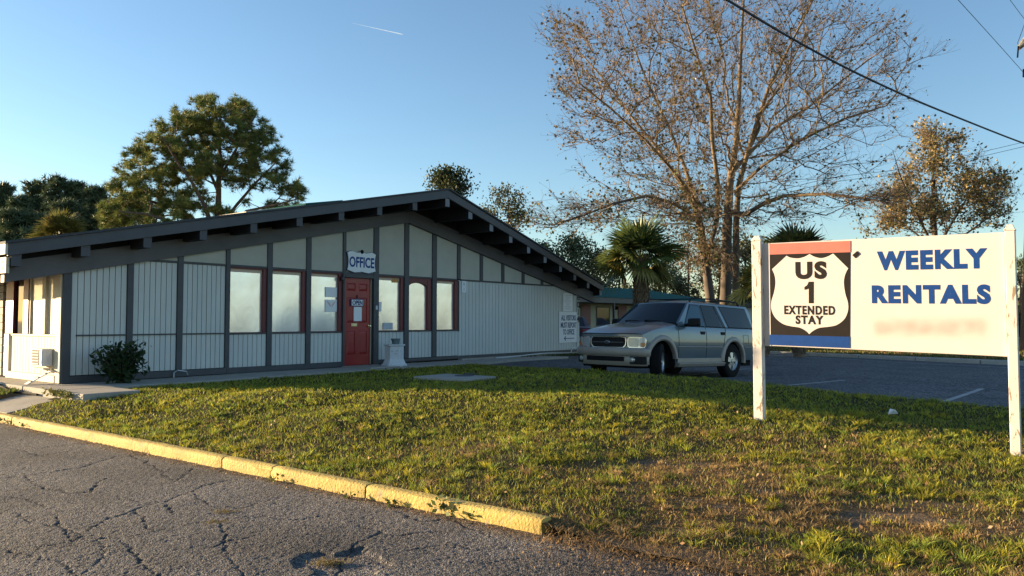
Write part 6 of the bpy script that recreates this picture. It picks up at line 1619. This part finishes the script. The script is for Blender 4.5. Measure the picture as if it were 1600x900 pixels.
# straw and dead stems on the worn soil by the kerb's end
n = 2600; s_ = SK+r9.normal(.12,.22,n); v_ = VE+.05+abs(r9.normal(0,1.6,n)); XX, YY = sv_xy(s_, v_)
blades('straw', XX, YY, np.maximum(HG(XX,YY), .0), r9.uniform(.008,.035,n), np.full(n,.004), np.array([[.34,.22,.10]])*r9.uniform(.4,1.3,(n,1)), 2.2, 33)
pts = []
for i in range(1500):      # dry leaves along the kerb foot and at its broken end
    if i < 620: q = r9.uniform(-.3, 9); w_ = W(SK-abs(r9.normal(0,.07))-.01, VE-q, .012)
    else: w_ = W(SK+r9.normal(.05,.28), VE+.1+abs(r9.normal(0,.9)), .012); 
    pts.append((w_.x, w_.y, .008 if i < 620 else .012+max(0, .02*(s_of(w_.x,w_.y)-SK))))
V, F, C = leaf_quads(pts, .019, np.array([[.30,.17,.07],[.22,.13,.06],[.38,.25,.12]])[r9.integers(0,3,len(pts))], 5, aspect=.5, up=.15)
setp(link_mesh('dry_leaves', np_mesh('dry_leaves', V, F, M['leaf'], col=C)), kind='stuff')
X = r9.uniform(-3.2, 6, 900); Y = r9.uniform(4.2, 9.5, 900); k = (s_of(X,Y) > SK+.2) & (seg_side(X,Y) < 0); X, Y = X[k], Y[k]
V, F, C = leaf_quads(np.stack([X, Y, HG(X,Y)+.025], -1), .032, np.array([[.36,.20,.09],[.30,.19,.10],[.42,.30,.17]])[r9.integers(0,3,len(X))], 6, aspect=.5, up=.1)
setp(link_mesh('dry_leaves', np_mesh('dry_leaves', V, F, M['leaf'], col=C)), kind='stuff')
def weed(label, x, y, z, n, sz, seed):
    e = empty('weed', label, 'weed', (x, y, z), 0, 'weeds growing along the kerb'); r = np.random.default_rng(seed); P_ = []; mb = MB()
    for i in range(n):
        a = r.uniform(0, 2*pi); l = sz*r.uniform(.4,1); tip = Vector((cos(a)*l, sin(a)*l, sz*r.uniform(.2,.8))); mb.tube([(0,0,0), tip*.5+Vector((0,0,.01)), tip], [.003,.002,.001], 3); P_ += [tuple(tip*t) for t in (.4,.6,.8,1)]
    mb.build('stem', M['twig'], e); V, F, C = leaf_quads(P_, sz*.33, (.10,.13,.035), seed, aspect=.65, up=.5); link_mesh('foliage', np_mesh('foliage', V, F, M['leaf'], col=C), e)
for i, (px_, py_, n_, sz, lab) in enumerate(((612,792,8,.09,'small leafy weed at the kerb foot left of the larger one'),(707,806,14,.15,'largest leafy weed at the kerb foot near its broken end'),(735,812,8,.11,'creeping weed right of the largest kerb weed'),(545,780,6,.07,'tiny weed at the dark kerb joint'),(8,662,10,.16,'dark weed at the kerb foot by the left picture edge'),(40,668,7,.10,'small weed at the kerb foot near the left edge'),(425,735,6,.08,'small weed sprouting from the yellow kerb joint'))):
    q = atz(px_, py_, 0); z = .0
    if 'sprouting' in lab: q = atz(px_, py_, .1)
    weed(lab, q.x, q.y, z, n_, sz, i+3)
for i, (px_, py_) in enumerate(((350,802),(338,818),(515,880))):
    q = atz(px_, py_, -.01); X = r9.normal(q.x, .05, 160); Y = r9.normal(q.y, .03, 160)
    blades('grass', X, Y, X*0-.008, np.full(160,.018), np.full(160,.005), np.tile([[.22,.17,.07]], (160,1)), 1.4, 50+i)
q = atz(1395, 650, .3); q = Vector((at(1395,650,9.6).x, 9.6, hg(at(1395,650,9.6).x, 9.6)))
e = empty('litter_cup', 'small crumpled white litter lying in the shaded grass behind the sign', 'litter', q)
mb = MB(); mb.add([(-.06,0,.03),(0,-.03,.09),(.07,0,.04),(.02,.05,.03),(-.02,.03,.10),(.04,.02,.085)],[(0,1,2),(0,2,3),(0,4,1),(1,5,2),(4,3,5),(1,4,5),(0,3,4),(2,5,3)]); mb.build('paper', M['white'], e)
# soil mounds around the right post
for k, (px_, py_) in enumerate(((1573,708),(1183,660))): pass
# short weeds at the foundation right end
X = r9.uniform(0,1,900); s_ = 12.8+3.8*X; v_ = .18+abs(r9.normal(0,.16,900)); XX, YY = sv_xy(s_, v_)
blades('grass', XX, YY, HL(XX,YY)+.02, r9.uniform(.03,.10,900), np.full(900,.02), np.array([[.08,.11,.03]])*r9.uniform(.5,1.5,(900,1)), .8, 31)
X = r9.uniform(-.45,.1,140); 
pts = [tuple(W(-.62-abs(r9.normal(0,.05)), 1.0+.9*r9.uniform(), .29+r9.uniform(0,.10))) for _ in range(260)]
V, F, C = leaf_quads(pts, .04, (.17,.17,.05), 61, aspect=.7, up=.4); setp(link_mesh('ground_ivy', np_mesh('ground_ivy', V, F, M['leaf'], col=C)), kind='stuff')
